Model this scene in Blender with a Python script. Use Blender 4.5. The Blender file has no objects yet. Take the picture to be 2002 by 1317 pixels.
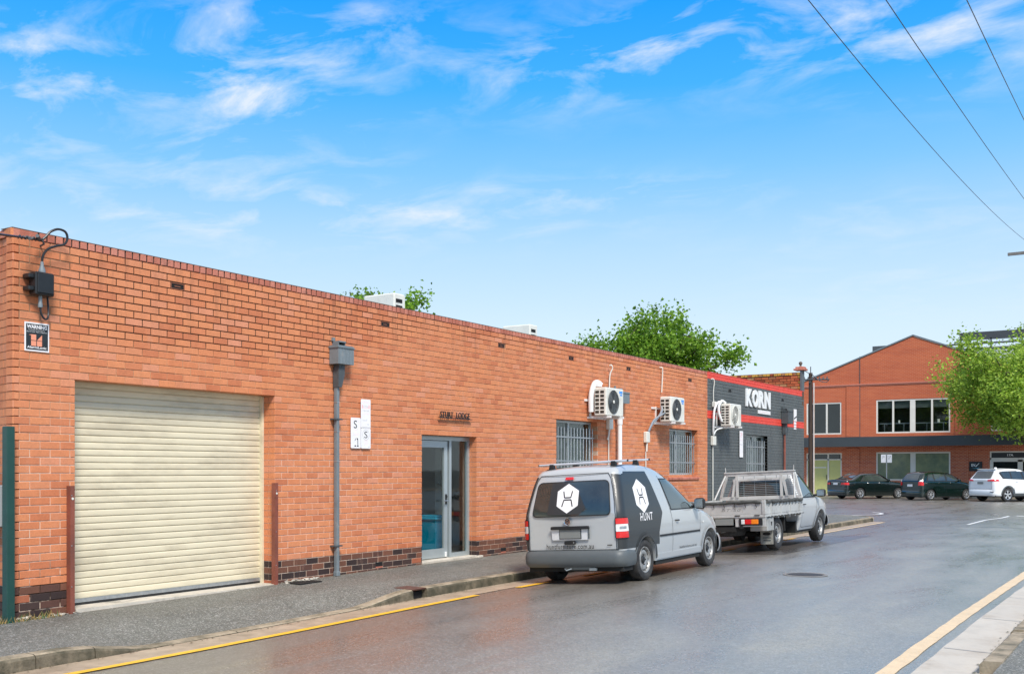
import bpy, bmesh, math, random
import numpy as np
from mathutils import Vector, Matrix
R=math.radians
random.seed(7); rng=np.random.default_rng(7)
SC=bpy.context.scene
COL=SC.collection
# ------------------------------------------------------------------ camera
FPX=2060.0; TH=math.atan2(1306.0,FPX)
cam=bpy.data.cameras.new('camera'); camo=bpy.data.objects.new('camera',cam); COL.objects.link(camo)
camo.location=(10.33,0,1.58); camo.rotation_euler=(R(90),0,TH)
cam.sensor_width=36; cam.lens=36*FPX/2002
cam.shift_x=0.0; cam.shift_y=(918-658.5)/2002
cam.clip_start=.05; cam.clip_end=6000
SC.camera=camo
# ------------------------------------------------------------------ sun + sky
SUN_EL=R(48); SUN_AZ=R(-38)          # azimuth measured from +X towards +Y
sd=Vector((math.cos(SUN_EL)*math.cos(SUN_AZ),math.cos(SUN_EL)*math.sin(SUN_AZ),math.sin(SUN_EL)))
sl=bpy.data.lights.new('sun','SUN'); sl.energy=1.5; sl.angle=R(15); sl.color=(1,.95,.87)
so=bpy.data.objects.new('sun',sl); COL.objects.link(so)
so.rotation_euler=sd.to_track_quat('Z','Y').to_euler(); so.location=sd*60
W=bpy.data.worlds.new('World'); SC.world=W; W.use_nodes=True
N=W.node_tree.nodes; L=W.node_tree.links; N.clear()
def nd(t,**k):
    n=N.new(t)
    for a,b in k.items(): setattr(n,a,b)
    return n
def lin(c):
    f=lambda v:(v/12.92 if v<=.04045 else ((v+.055)/1.055)**2.4)
    return tuple(f(x/255.) for x in c)
tc=nd('ShaderNodeTexCoord'); sep=nd('ShaderNodeSeparateXYZ'); L.new(tc.outputs['Generated'],sep.inputs[0])
ramp=nd('ShaderNodeValToRGB'); L.new(sep.outputs['Z'],ramp.inputs[0])
stops=[(0,(226,242,253)),(.06,(228,243,254)),(.13,(213,236,254)),(.20,(184,222,254)),(.27,(130,201,255)),(.34,(60,178,255)),(.41,(0,160,254)),(.6,(0,130,240)),(1,(0,110,215))]
cr=ramp.color_ramp
while len(cr.elements)<len(stops): cr.elements.new(.5)
for e,(p,c) in zip(cr.elements,stops):
    e.position=p; e.color=(*lin(c),1)
def mth(op,a,b=None,c=None,clamp=False):
    n=nd('ShaderNodeMath',operation=op); n.use_clamp=clamp
    for i,v in enumerate((a,b,c)):
        if v is None: continue
        if isinstance(v,(int,float)): n.inputs[i].default_value=v
        else: L.new(v,n.inputs[i])
    return n.outputs[0]
# clouds drawn on a flat layer overhead: position = direction.xy / direction.z
zc=mth('MAXIMUM',sep.outputs['Z'],.03)
zc=mth('ADD',zc,.10)
px=mth('DIVIDE',sep.outputs['X'],zc); py=mth('DIVIDE',sep.outputs['Y'],zc)
cmb=nd('ShaderNodeCombineXYZ'); L.new(px,cmb.inputs[0]); L.new(py,cmb.inputs[1])
mp=nd('ShaderNodeMapping'); L.new(cmb.outputs[0],mp.inputs[0]); mp.inputs['Rotation'].default_value=(0,0,R(-20)); mp.inputs['Scale'].default_value=(.9,1.25,1); mp.inputs['Location'].default_value=(1.7,.4,0)
def noise(vec,scale,det,rough,dist):
    n=nd('ShaderNodeTexNoise'); n.inputs['Scale'].default_value=scale; n.inputs['Detail'].default_value=det
    n.inputs['Roughness'].default_value=rough; n.inputs['Distortion'].default_value=dist
    L.new(vec,n.inputs['Vector']); return n.outputs['Fac']
n1=noise(mp.outputs[0],4.0,9,.60,.45); n3=noise(mp.outputs[0],8.0,8,.62,.9)
# broad bands of wisps: elevation masks
az=nd('ShaderNodeMath',operation='ARCTAN2'); L.new(sep.outputs['X'],az.inputs[0]); L.new(sep.outputs['Y'],az.inputs[1])
def gauss(v,m,s):
    d=mth('DIVIDE',mth('SUBTRACT',v,m),s); return mth('POWER',2.718,mth('MULTIPLY',mth('MULTIPLY',d,d),-1))
AZ0=-TH
def patch(xpx,ypx,sx,sy,amp):
    a=AZ0+math.atan((xpx-1001)/FPX); el=(918-ypx)/math.sqrt((918-ypx)**2+(xpx-1001)**2+FPX**2)
    g=mth('MULTIPLY',gauss(az.outputs[0],a,sx/FPX),gauss(sep.outputs['Z'],el,sy/FPX))
    return mth('MULTIPLY',g,amp)
acc=None
for p in ((760,60,160,50,.5),(1250,90,160,55,.5),(1600,40,430,85,1.0),(1880,110,200,60,.5),(1050,150,170,60,.75),(560,130,200,70,.8),(330,170,220,55,.6),(40,140,150,130,.9),(440,40,200,70,.55),
          (430,300,200,60,.5),(620,215,180,25,.55),(330,420,420,60,.55),(850,415,350,45,.65),(1250,370,260,30,.45),(1700,440,260,50,.35),(720,320,90,25,.3),(1800,560,300,50,.25)):
    v=patch(*p); acc=v if acc is None else mth('ADD',acc,v)

cl=mth('MULTIPLY',mth('SUBTRACT',n1,.46),4.6,clamp=True)
cl2=mth('MULTIPLY',mth('SUBTRACT',n3,.42),3.0,clamp=True)
cl=mth('ADD',mth('MULTIPLY',cl,.72),mth('MULTIPLY',mth('MULTIPLY',cl2,cl),.5))
cm=mth('MULTIPLY',cl,acc,clamp=True); cm=mth('MULTIPLY',cm,.80)
# white cloud cover added above and behind the view, to neutralise blue ambient
ov=nd('ShaderNodeMapRange',interpolation_type='SMOOTHSTEP'); L.new(sep.outputs['Z'],ov.inputs[0]); ov.inputs['From Min'].default_value=.42; ov.inputs['From Max'].default_value=.66; ov.inputs['To Max'].default_value=.90
cm=mth('MAXIMUM',cm,mth('MULTIPLY',ov.outputs[0],mth('ADD',.78,mth('MULTIPLY',cl,.22))))

sky=nd('ShaderNodeTexSky',sky_type='NISHITA'); sky.sun_disc=False; sky.sun_elevation=SUN_EL
sky.sun_rotation=math.atan2(sd.x,sd.y); sky.air_density=1; sky.dust_density=.6; sky.ozone_density=2
K=2.75
sc1=nd('ShaderNodeVectorMath',operation='SCALE'); L.new(ramp.outputs[0],sc1.inputs[0]); sc1.inputs['Scale'].default_value=K
mx=nd('ShaderNodeMix',data_type='RGBA'); mx.inputs['Factor'].default_value=.04
L.new(sc1.outputs[0],mx.inputs['A']); L.new(sky.outputs[0],mx.inputs['B'])
mc=nd('ShaderNodeMix',data_type='RGBA'); L.new(cm,mc.inputs['Factor']); L.new(mx.outputs['Result'],mc.inputs['A']); mc.inputs['B'].default_value=(K*.93,K*.96,K*1.0,1)
bg=nd('ShaderNodeBackground'); bg.inputs['Strength'].default_value=.12; L.new(mc.outputs['Result'],bg.inputs['Color'])
wo=nd('ShaderNodeOutputWorld'); L.new(bg.outputs[0],wo.inputs['Surface'])
SC.view_settings.view_transform='Standard'; SC.view_settings.look='None'; SC.view_settings.gamma=1
SC.view_settings.use_curve_mapping=False; SC.view_settings.exposure=1.6
SC.render.engine='CYCLES'
try:
    SC.cycles.use_denoising=True; SC.cycles.max_bounces=6
except Exception: pass
# ------------------------------------------------------------------ object helpers
ORI={}
def tag(o,label=None,cat=None,group=None,kind=None):
    if label: o['label']=label
    if cat: o['category']=cat
    if group: o['group']=group
    if kind: o['kind']=kind
    return o
def empty(name,loc,label=None,cat=None,group=None,kind=None,rot=(0,0,0)):
    o=bpy.data.objects.new(name,None); COL.objects.link(o); o.location=loc; o.rotation_euler=rot
    o.empty_display_size=.2
    ORI[o.name]=Vector(loc) if rot==(0,0,0) else None
    return tag(o,label,cat,group,kind)
class MB:
    def __init__(s): s.v=[]; s.f=[]; s.m=[]; s.sm=[]
    def add(s,vs,fs,mi=0,smooth=False):
        b=len(s.v); s.v+= [tuple(v) for v in vs]
        for f in fs: s.f.append([b+i for i in f]); s.m.append(mi); s.sm.append(smooth)
    def box(s,x0,x1,y0,y1,z0,z1,mi=0):
        s.add([(x0,y0,z0),(x1,y0,z0),(x1,y1,z0),(x0,y1,z0),(x0,y0,z1),(x1,y0,z1),(x1,y1,z1),(x0,y1,z1)],
              [(0,3,2,1),(4,5,6,7),(0,1,5,4),(1,2,6,5),(2,3,7,6),(3,0,4,7)],mi); return s
    def bbox(s,x0,x1,y0,y1,z0,z1,b=.01,mi=0):
        """box with chamfered edges"""
        P=[]
        for z,i in ((z0,b),(z0+b,0),(z1-b,0),(z1,b)):
            c=max(b-i,0) if i==0 else 0
            X0,X1,Y0,Y1=x0+i,x1-i,y0+i,y1-i
            k=b if i==0 else b*.6
            P+= [(X0+k,Y0,z),(X1-k,Y0,z),(X1,Y0+k,z),(X1,Y1-k,z),(X1-k,Y1,z),(X0+k,Y1,z),(X0,Y1-k,z),(X0,Y0+k,z)]
        F=[tuple(range(7,-1,-1)),tuple(range(24,32))]
        for r in range(3):
            for i in range(8):
                j=(i+1)%8; F.append((r*8+i,r*8+j,r*8+8+j,r*8+8+i))
        s.add(P,F,mi); return s
    def tube(s,pts,r,n=8,mi=0,cap=True,smooth=True):
        pts=[Vector(p) for p in pts]; rs=r if isinstance(r,(list,tuple)) else [r]*len(pts)
        vs=[];fs=[]; up=None
        for i,p in enumerate(pts):
            d=(pts[min(i+1,len(pts)-1)]-pts[max(i-1,0)])
            if d.length<1e-9: d=Vector((0,0,1))
            d.normalize()
            if up is None: up=Vector((0,0,1)) if abs(d.z)<.9 else Vector((1,0,0))
            a=d.cross(up); 
            if a.length<1e-6: a=d.orthogonal()
            a.normalize(); b=a.cross(d); up=b
            for k in range(n):
                t=2*math.pi*k/n; vs.append(p+(a*math.cos(t)+b*math.sin(t))*rs[i])
        for i in range(len(pts)-1):
            for k in range(n):
                k2=(k+1)%n; fs.append((i*n+k,i*n+k2,(i+1)*n+k2,(i+1)*n+k))
        s.add(vs,fs,mi,smooth)
        if cap:
            s.add(vs[:n],[tuple(range(n-1,-1,-1))],mi); s.add(vs[-n:],[tuple(range(n))],mi)
        return s
    def cyl(s,p0,p1,r,n=16,mi=0,r2=None,smooth=True): return s.tube([p0,p1],[r,r if r2 is None else r2],n,mi,True,smooth)
    def lathe(s,prof,c,axis='x',n=32,mi=0,smooth=True,caps=False):
        """prof: (axial,radius)"""
        vs=[];fs=[]
        for a,r in prof:
            for k in range(n):
                t=2*math.pi*k/n; u,w=r*math.cos(t),r*math.sin(t)
                if axis=='x': vs.append((c[0]+a,c[1]+u,c[2]+w))
                elif axis=='z': vs.append((c[0]+u,c[1]+w,c[2]+a))
                else: vs.append((c[0]+w,c[1]+a,c[2]+u))
        for i in range(len(prof)-1):
            for k in range(n):
                k2=(k+1)%n; fs.append((i*n+k,i*n+k2,(i+1)*n+k2,(i+1)*n+k))
        s.add(vs,fs,mi,smooth)
        if caps:
            s.add(vs[:n],[tuple(range(n-1,-1,-1))],mi); s.add(vs[-n:],[tuple(range(n))],mi)
        return s
    def prism(s,poly,a0,a1,axis='y',mi=0):
        """poly in the two other axes, extruded a0..a1"""
        def P(u,w,a):
            if axis=='x': return (a,u,w)
            if axis=='y': return (u,a,w)
            return (u,w,a)
        n=len(poly)
        vs=[P(u,w,a0) for u,w in poly]+[P(u,w,a1) for u,w in poly]
        fs=[tuple(range(n-1,-1,-1)),tuple(range(n,2*n))]+[(i,(i+1)%n,n+(i+1)%n,n+i) for i in range(n)]
        s.add(vs,fs,mi); return s
    def build(s,name,mats,parent=None,**k):
        me=bpy.data.meshes.new(name)
        v=s.v
        if parent is not None and ORI.get(parent.name) is not None:
            o0=ORI[parent.name]; v=[(a-o0.x,b-o0.y,c-o0.z) for a,b,c in v]
        me.from_pydata([tuple(p) for p in v],[],s.f)
        if not isinstance(mats,(list,tuple)): mats=[mats]
        for m in mats: me.materials.append(m)
        me.polygons.foreach_set('material_index',s.m)
        me.polygons.foreach_set('use_smooth',s.sm)
        me.update()
        if any(s.sm):
            try: me.set_sharp_from_angle(angle=R(38))
            except Exception: pass
        o=bpy.data.objects.new(name,me); COL.objects.link(o)
        if parent is not None:
            o.parent=parent; ORI[o.name]=ORI.get(parent.name)
        else: ORI[o.name]=Vector((0,0,0))
        return tag(o,**k)
def recentre(o):
    """put a top-level mesh's origin at its base centre"""
    me=o.data; n=len(me.vertices); a=np.empty(n*3,dtype=np.float32); me.vertices.foreach_get('co',a); a=a.reshape(-1,3)
    c=(a.min(0)+a.max(0))/2; c[2]=a[:,2].min(); a-=c; me.vertices.foreach_set('co',a.ravel()); me.update(); o.location=Vector(c.tolist())
    return o
# ------------------------------------------------------------------ material helpers
def M(name,col,rough=.6,metal=0,var=.12,vs=3.0,bump=.0,bs=60,spec=.5,coat=0,dirt=None,ds=1.5,dth=.55,rvar=0.0,stretch=(1,1,1)):
    m=bpy.data.materials.new(name); m.use_nodes=True; t=m.node_tree; n=t.nodes; l=t.links; b=n['Principled BSDF']
    b.inputs['Roughness'].default_value=rough; b.inputs['Metallic'].default_value=metal
    b.inputs['Specular IOR Level'].default_value=spec; b.inputs['Coat Weight'].default_value=coat; b.inputs['Coat Roughness'].default_value=.06
    g=n.new('ShaderNodeNewGeometry'); mpn=n.new('ShaderNodeMapping'); l.new(g.outputs['Position'],mpn.inputs[0]); mpn.inputs['Scale'].default_value=stretch
    no=n.new('ShaderNodeTexNoise'); no.inputs['Scale'].default_value=vs; no.inputs['Detail'].default_value=6; no.inputs['Roughness'].default_value=.65
    l.new(mpn.outputs[0],no.inputs['Vector'])
    mr=n.new('ShaderNodeMapRange'); mr.inputs['From Min'].default_value=.3; mr.inputs['From Max'].default_value=.7
    mr.inputs['To Min'].default_value=1-var; mr.inputs['To Max'].default_value=1+var; l.new(no.outputs['Fac'],mr.inputs[0])
    vm=n.new('ShaderNodeVectorMath'); vm.operation='SCALE'; vm.inputs[0].default_value=col; l.new(mr.outputs[0],vm.inputs['Scale'])
    out=vm.outputs[0]
    if dirt:
        n2=n.new('ShaderNodeTexNoise'); n2.inputs['Scale'].default_value=ds; n2.inputs['Detail'].default_value=8; n2.inputs['Roughness'].default_value=.7; l.new(mpn.outputs[0],n2.inputs['Vector'])
        m2=n.new('ShaderNodeMapRange'); m2.inputs['From Min'].default_value=dth-.08; m2.inputs['From Max'].default_value=dth+.12; l.new(n2.outputs['Fac'],m2.inputs[0])
        mm=n.new('ShaderNodeMix'); mm.data_type='RGBA'; l.new(m2.outputs[0],mm.inputs['Factor']); l.new(out,mm.inputs['A']); mm.inputs['B'].default_value=(*dirt,1); out=mm.outputs['Result']
    l.new(out,b.inputs['Base Color'])
    if rvar:
        m3=n.new('ShaderNodeMapRange'); m3.inputs['To Min'].default_value=max(.02,rough-rvar); m3.inputs['To Max'].default_value=min(1,rough+rvar); m3.inputs['From Min'].default_value=.3; m3.inputs['From Max'].default_value=.7
        l.new(no.outputs['Fac'],m3.inputs[0]); l.new(m3.outputs[0],b.inputs['Roughness'])
    if bump:
        n4=n.new('ShaderNodeTexNoise'); n4.inputs['Scale'].default_value=bs; n4.inputs['Detail'].default_value=4; l.new(mpn.outputs[0],n4.inputs['Vector'])
        bp=n.new('ShaderNodeBump'); bp.inputs['Strength'].default_value=1; bp.inputs['Distance'].default_value=bump; l.new(n4.outputs['Fac'],bp.inputs['Height']); l.new(bp.outputs[0],b.inputs['Normal'])
    return m
class NT:
    def __init__(s,m): s.t=m.node_tree; s.n=s.t.nodes; s.l=s.t.links; s.b=s.n['Principled BSDF']
    def N(s,t,**k):
        x=s.n.new(t)
        for a,b in k.items(): setattr(x,a,b)
        return x
    def m(s,op,a,b=None,c=None,clamp=False):
        x=s.N('ShaderNodeMath',operation=op); x.use_clamp=clamp
        for i,v in enumerate((a,b,c)):
            if v is None: continue
            if isinstance(v,(int,float)): x.inputs[i].default_value=v
            else: s.l.new(v,x.inputs[i])
        return x.outputs[0]
    def noise(s,vec,sc,det=5,ro=.6,dist=0):
        x=s.N('ShaderNodeTexNoise'); x.inputs['Scale'].default_value=sc; x.inputs['Detail'].default_value=det; x.inputs['Roughness'].default_value=ro; x.inputs['Distortion'].default_value=dist
        if vec is not None: s.l.new(vec,x.inputs['Vector'])
        return x.outputs['Fac']
    def mr(s,v,a,b,c=0,d=1):
        x=s.N('ShaderNodeMapRange'); s.l.new(v,x.inputs[0])
        for i,q in enumerate((a,b,c,d)): x.inputs[i+1].default_value=q
        return x.outputs[0]
    def mix(s,f,a,b):
        x=s.N('ShaderNodeMix',data_type='RGBA')
        for k,v in (('Factor',f),('A',a),('B',b)):
            if isinstance(v,(int,float)): x.inputs[k].default_value=v
            elif isinstance(v,tuple): x.inputs[k].default_value=(*v,1) if len(v)==3 else v
            else: s.l.new(v,x.inputs[k])
        return x.outputs['Result']
    def ramp(s,f,st,interp='LINEAR'):
        x=s.N('ShaderNodeValToRGB'); s.l.new(f,x.inputs[0]); c=x.color_ramp; c.interpolation=interp
        while len(c.elements)<len(st): c.elements.new(.5)
        for e,(p,q) in zip(c.elements,st): e.position=p; e.color=(*q,1)
        return x.outputs[0]
    def bump(s,h,dist):
        x=s.N('ShaderNodeBump'); x.inputs['Distance'].default_value=dist; s.l.new(h,x.inputs['Height']); s.l.new(x.outputs[0],s.b.inputs['Normal'])
def newmat(name,rough=.7,spec=.5,metal=0):
    m=bpy.data.materials.new(name); m.use_nodes=True; q=NT(m); q.b.inputs['Roughness'].default_value=rough; q.b.inputs['Specular IOR Level'].default_value=spec; q.b.inputs['Metallic'].default_value=metal
    q.pos=q.N('ShaderNodeNewGeometry').outputs['Position']; q.xyz=q.N('ShaderNodeSeparateXYZ'); q.l.new(q.pos,q.xyz.inputs[0])
    return m,q
CH=.0858; BL=.24
def brick_mat(name,stops,dark=None,rows_dark=4,along='Y',pale=True):
    m,q=newmat(name,.78,.35)
    x,y,z=q.xyz.outputs
    row=q.m('FLOOR',q.m('DIVIDE',q.m('ADD',z,.0),CH))
    odd=q.m('MODULO',row,2)
    col=q.m('FLOOR',q.m('ADD',q.m('DIVIDE',y if along=='Y' else x,BL),q.m('MULTIPLY',odd,.5)))
    c=q.N('ShaderNodeCombineXYZ'); q.l.new(row,c.inputs[0]); q.l.new(col,c.inputs[1])
    wn=q.N('ShaderNodeTexWhiteNoise',noise_dimensions='3D'); q.l.new(c.outputs[0],wn.inputs['Vector'])
    tone=q.ramp(wn.outputs['Value'],stops)
    sepc=q.N('ShaderNodeSeparateColor'); q.l.new(wn.outputs['Color'],sepc.inputs[0])
    if dark:
        dk=q.ramp(sepc.outputs[1],dark,'CONSTANT')
        tone=q.mix(q.m('LESS_THAN',row,rows_dark-.5),tone,dk)
    # weathering: broad tone drift, fine grain, streaks
    n1=q.noise(q.pos,.55,5,.6); tone=q.mix(q.m('MULTIPLY',q.mr(n1,.35,.7,0,.38),q.m('GREATER_THAN',z,.343)),tone,(.68,.285,.145))
    n2=q.noise(q.pos,55,5,.7); v=q.mr(n2,.25,.75,.83,1.15)
    n3=q.noise(q.pos,9,6,.7); v=q.m('MULTIPLY',v,q.mr(n3,.3,.7,.9,1.08))
    vm=q.N('ShaderNodeVectorMath',operation='SCALE'); q.l.new(tone,vm.inputs[0]); q.l.new(v,vm.inputs['Scale'])
    out=vm.outputs[0]
    if pale:
        mpn=q.N('ShaderNodeMapping'); q.l.new(q.pos,mpn.inputs[0]); mpn.inputs['Scale'].default_value=(3,3,.7)
        n4=q.noise(mpn.outputs[0],2.2,6,.7); out=q.mix(q.mr(n4,.60,.76,0,.30),out,(.62,.36,.26))
    mps=q.N('ShaderNodeMapping'); q.l.new(q.pos,mps.inputs[0]); mps.inputs['Scale'].default_value=(2.2,2.2,.22)
    st=q.noise(mps.outputs[0],3.0,7,.72); hz=q.mr(z,2.9,4.0,0,1)
    out=q.mix(q.m('MULTIPLY',q.mr(st,.50,.72,0,.60),hz),out,(.20,.085,.050))
    ch=q.noise(q.pos,3.2,9,.8); out=q.mix(q.mr(ch,.66,.70,0,.55),out,(.13,.06,.04))
    q.l.new(out,q.b.inputs['Base Color'])
    q.bump(n2,.0020)
    return m
RED=[(0,(.50,.150,.066)),(.25,(.59,.195,.083)),(.6,(.65,.235,.100)),(.85,(.60,.22,.106)),(1,(.65,.26,.15))]
DK=[(0,(.040,.025,.023)),(.22,(.105,.048,.035)),(.45,(.150,.064,.040)),(.68,(.060,.035,.030)),(.80,(.185,.075,.045)),(.985,(.38,.12,.06))]
m_brick=brick_mat('orange_brick',RED,DK)
COPE=[(0,(.40,.13,.085)),(.5,(.48,.17,.115)),(1,(.56,.22,.155))]
def cope_mat():
    m,q=newmat('coping_brick',.8,.3); x,y,z=q.xyz.outputs
    wn=q.N('ShaderNodeTexWhiteNoise',noise_dimensions='1D'); q.l.new(q.m('FLOOR',q.m('DIVIDE',y,.1)),wn.inputs['W'])
    t=q.ramp(wn.outputs['Value'],COPE); n2=q.noise(q.pos,45,5,.7)
    t=q.mix(q.mr(q.noise(q.pos,7,6,.7),.55,.72,0,.65),t,(.10,.06,.045))
    vm=q.N('ShaderNodeVectorMath',operation='SCALE'); q.l.new(t,vm.inputs[0]); q.l.new(q.mr(n2,.25,.75,.8,1.2),vm.inputs['Scale'])
    q.l.new(vm.outputs[0],q.b.inputs['Base Color']); q.bump(n2,.002); return m
m_cope=cope_mat()
def mortar_mat():
    m,q=newmat('mortar',.95,.2); x,y,z=q.xyz.outputs
    nz=q.noise(q.pos,1.3,6,.65); nf=q.noise(q.pos,30,4,.6)
    low=q.mix(q.mr(nf,.3,.7),(.60,.43,.32),(.74,.58,.46))
    mid=q.mix(q.mr(nf,.3,.7),(.40,.22,.12),(.55,.33,.20))
    base=q.mix(q.mr(q.m('ADD',z,q.m('MULTIPLY',nz,1.4)),2.4,3.1),low,mid)
    # open, blackened joints high on the wall, lower towards the corner end
    zl=q.mr(y,11.2,13.6,3.0,3.80)
    e=q.m('ADD',q.m('SUBTRACT',z,zl),q.m('MULTIPLY',q.m('SUBTRACT',nz,.5),1.1))
    blk=q.mr(e,-.10,.14)
    near=q.m('SUBTRACT',1,q.m('MULTIPLY',q.mr(y,6.9,7.5,1,0),.75))
    blk=q.m('MULTIPLY',blk,near)
    base=q.mix(q.m('MULTIPLY',blk,.93),base,(.022,.012,.009))
    crk=q.m('MULTIPLY',q.m('MULTIPLY',q.mr(z,.75,.35),q.mr(y,7.3,7.2)),q.mr(q.noise(q.pos,5,3,.5),.4,.5))
    base=q.mix(crk,base,(.05,.03,.02))
    q.l.new(base,q.b.inputs['Base Color']); q.bump(nf,.004); return m
m_mortar=mortar_mat()
# ------------------------------------------------------------------ ground shape
def sst(a,b,v):
    t=min(1,max(0,(v-a)/(b-a))); return t*t*(3-2*t)
def rise(y): return .06*sst(6,13,y)
PX=[-400,1.86,2.4,3.5,4.5,5.6,7.0,8.3,8.9,400]; PZ=[-.165,-.165,-.15,-.095,-.055,-.04,-.06,-.11,-.135,-.135]
def road_z(x,y):
    z=float(np.interp(x,PX,PZ))+rise(y)
    f=sst(35,40,y); zf=-.06
    return z*(1-f)+zf*f
KX=1.88; KT=-.035     # kerb face, kerb top level
def kerb_drop(y):     # 0 = full kerb, 1 = flush crossover
    return sst(5.85,6.9,y)*(1-sst(9.75,10.95,y))
def path_z(x,y):
    base=rise(y)+ -.035*max(0,x)/KX
    return base-.112*kerb_drop(y)*sst(.75,1.72,x)
def sheet(name,xs,ys,fz,mat,**k):
    mb=MB(); nx,ny=len(xs),len(ys)
    mb.add([(x,y,fz(x,y)) for y in ys for x in xs],[(j*nx+i,j*nx+i+1,(j+1)*nx+i+1,(j+1)*nx+i) for j in range(ny-1) for i in range(nx-1)],0,True)
    return mb.build(name,mat,**k)
# wet bitumen
def asphalt(name,base,rlo,rhi,speck,wet=True):
    m,q=newmat(name,.4,.5); x,y,z=q.xyz.outputs
    mpn=q.N('ShaderNodeMapping'); q.l.new(q.pos,mpn.inputs[0]); mpn.inputs['Scale'].default_value=(1.3,.35,1)
    big=q.noise(mpn.outputs[0],.9,7,.62,.4); fine=q.noise(q.pos,120,3,.7); mid=q.noise(q.pos,14,5,.6)
    vor=q.N('ShaderNodeTexVoronoi'); vor.inputs['Scale'].default_value=85; q.l.new(q.pos,vor.inputs['Vector'])
    c=q.mix(q.mr(big,.32,.68),tuple(v*.72 for v in base),tuple(v*1.25 for v in base))
    if not wet:
        pt=q.noise(q.pos,1.1,6,.68); c=q.mix(q.mr(pt,.50,.62,0,.5),c,tuple(v*.5 for v in base)); pt2=q.noise(q.pos,2.3,5,.6); c=q.mix(q.mr(pt2,.62,.7,0,.35),c,(.26,.23,.18))
        c=q.mix(q.mr(q.m('ADD',x,q.m('MULTIPLY',q.noise(q.pos,4,5,.7),.22)),.25,.13,0,.6),c,(.17,.125,.075))
    if wet:   # sky reflection falloff put into the base colour: darker west, paler east
        edge=q.mr(q.m('ADD',x,q.m('MULTIPLY',q.m('SUBTRACT',q.noise(q.pos,.5,5,.6),.5),2.4)),3.6,6.6)
        c=q.mix(edge,q.mix(.85,c,(.095,.078,.066)),c)
    c=q.mix(q.mr(mid,.35,.7,0,.35),c,tuple(v*.6 for v in base))
    sc=q.N('ShaderNodeSeparateColor'); q.l.new(vor.outputs['Color'],sc.inputs[0])
    c=q.mix(q.m('MULTIPLY',q.m('GREATER_THAN',sc.outputs[0],.78),speck),c,(.42,.40,.37))
    c=q.mix(q.m('MULTIPLY',q.m('LESS_THAN',sc.outputs[1],.25),speck),c,tuple(v*.4 for v in base))
    q.l.new(c,q.b.inputs['Base Color'])
    q.l.new(q.mr(big,.3,.7,rlo,rhi),q.b.inputs['Roughness'])
    if wet: 
        q.l.new(q.mr(q.noise(mpn.outputs[0],.35,4,.6),.3,.7,.95,.80),q.b.inputs['Coat Weight']); q.b.inputs['Coat IOR'].default_value=1.8; q.l.new(q.mr(q.m('ADD',big,q.m('MULTIPLY',q.m('SUBTRACT',mid,.5),.35)),.33,.7,.23,.46),q.b.inputs['Coat Roughness'])
    h=q.m('ADD',fine,q.m('MULTIPLY',mid,1.2)); q.bump(h,.0028 if wet else .004)
    return m
m_road=asphalt('wet_bitumen',(.255,.238,.180),.45,.60,.5)
m_path=asphalt('footpath_bitumen',(.150,.150,.128),.5,.8,.6,False)
m_patch=asphalt('dark_bitumen_patch',(.05,.05,.052),.3,.5,.15)
m_conc=M('kerb_concrete',(.34,.275,.19),.75,var=.3,vs=5,bump=.005,bs=50,dirt=(.12,.105,.065),ds=3.2,dth=.52)
m_gutter=M('gutter_concrete',(.40,.31,.22),.5,var=.22,vs=4,bump=.003,bs=60,dirt=(.20,.15,.10),ds=1.3,dth=.58)
m_concl=M('light_concrete',(.55,.50,.42),.7,var=.15,vs=5,bump=.003,bs=50,dirt=(.22,.2,.16),ds=4,dth=.62)
m_yel=M('yellow_line_paint',(.82,.46,.03),.55,var=.12,vs=8,bump=.002,bs=90,dirt=(.25,.18,.08),ds=9,dth=.68)
m_yelf=M('faded_yellow_line_paint',(.66,.50,.31),.5,var=.10,vs=8,bump=.002,bs=90,dirt=(.4,.33,.25),ds=7,dth=.68)
m_wline=M('white_line_paint',(.72,.72,.70),.5,var=.12,vs=8,dirt=(.2,.2,.2),ds=6,dth=.66)
m_far=M('plain_ground',(.12,.12,.11),.9,var=.2,vs=.05)
gx=[-3000,-150,0,150,3000]; sheet('ground',gx,[-3000,-150,0,150,3000],lambda x,y:-.45,m_far,kind='structure')
xs=[-150,-80,-40,-20,-10,-5,-2,0,1.2,1.86,2.1,2.4,2.9,3.5,4.0,4.5,5.0,5.6,6.3,7.0,7.6,8.3,8.6,8.9,9.4,12,20,40,80,150]
ys=[-30,-20,-10,-5,0,3,5,6]+[6.5+.5*i for i in range(17)]+[16,18,20,23,26,29,32,34,35,36,37,38,39,40,42,45,50,55,60,66.2]
sheet('road',xs,ys,road_z,m_road,kind='structure')
ypath=[-14,-10,-5,0,3,4.5]+[5.2+.25*i for i in range(30)]+[13,14,16,20,24,28,32,34.0,35.4]
sheet('footpath',[-.35,0,.35,.75,.95,1.15,1.35,1.55,1.73],ypath,path_z,m_path,kind='structure')
sheet('street_corner_pavement',[-60,-20,-5,-.36],[34.6,36.6],lambda x,y:rise(20)-.02,m_path,kind='structure')
# corner pavement round the end of the block
mb=MB()
cx0,cy0=KX-1.7,36.9-1.7
arc=[(cx0+1.55*math.cos(R(a)),cy0+1.55*math.sin(R(a))) for a in range(0,91,10)]
poly=[(-.36,34.6-.0),(-.36,36.75)]+[(a,b) for a,b in reversed(arc)]+[(1.73,35.2)]
poly=[(-.355,35.402),(1.73,35.402)]+[p for p in arc if p[1]>35.41]+[(-.355,36.75)]
mb.add([(x,y,.025) for x,y in poly],[tuple(range(len(poly)))]); mb.build('pavement_corner',m_path,kind='structure')
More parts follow.
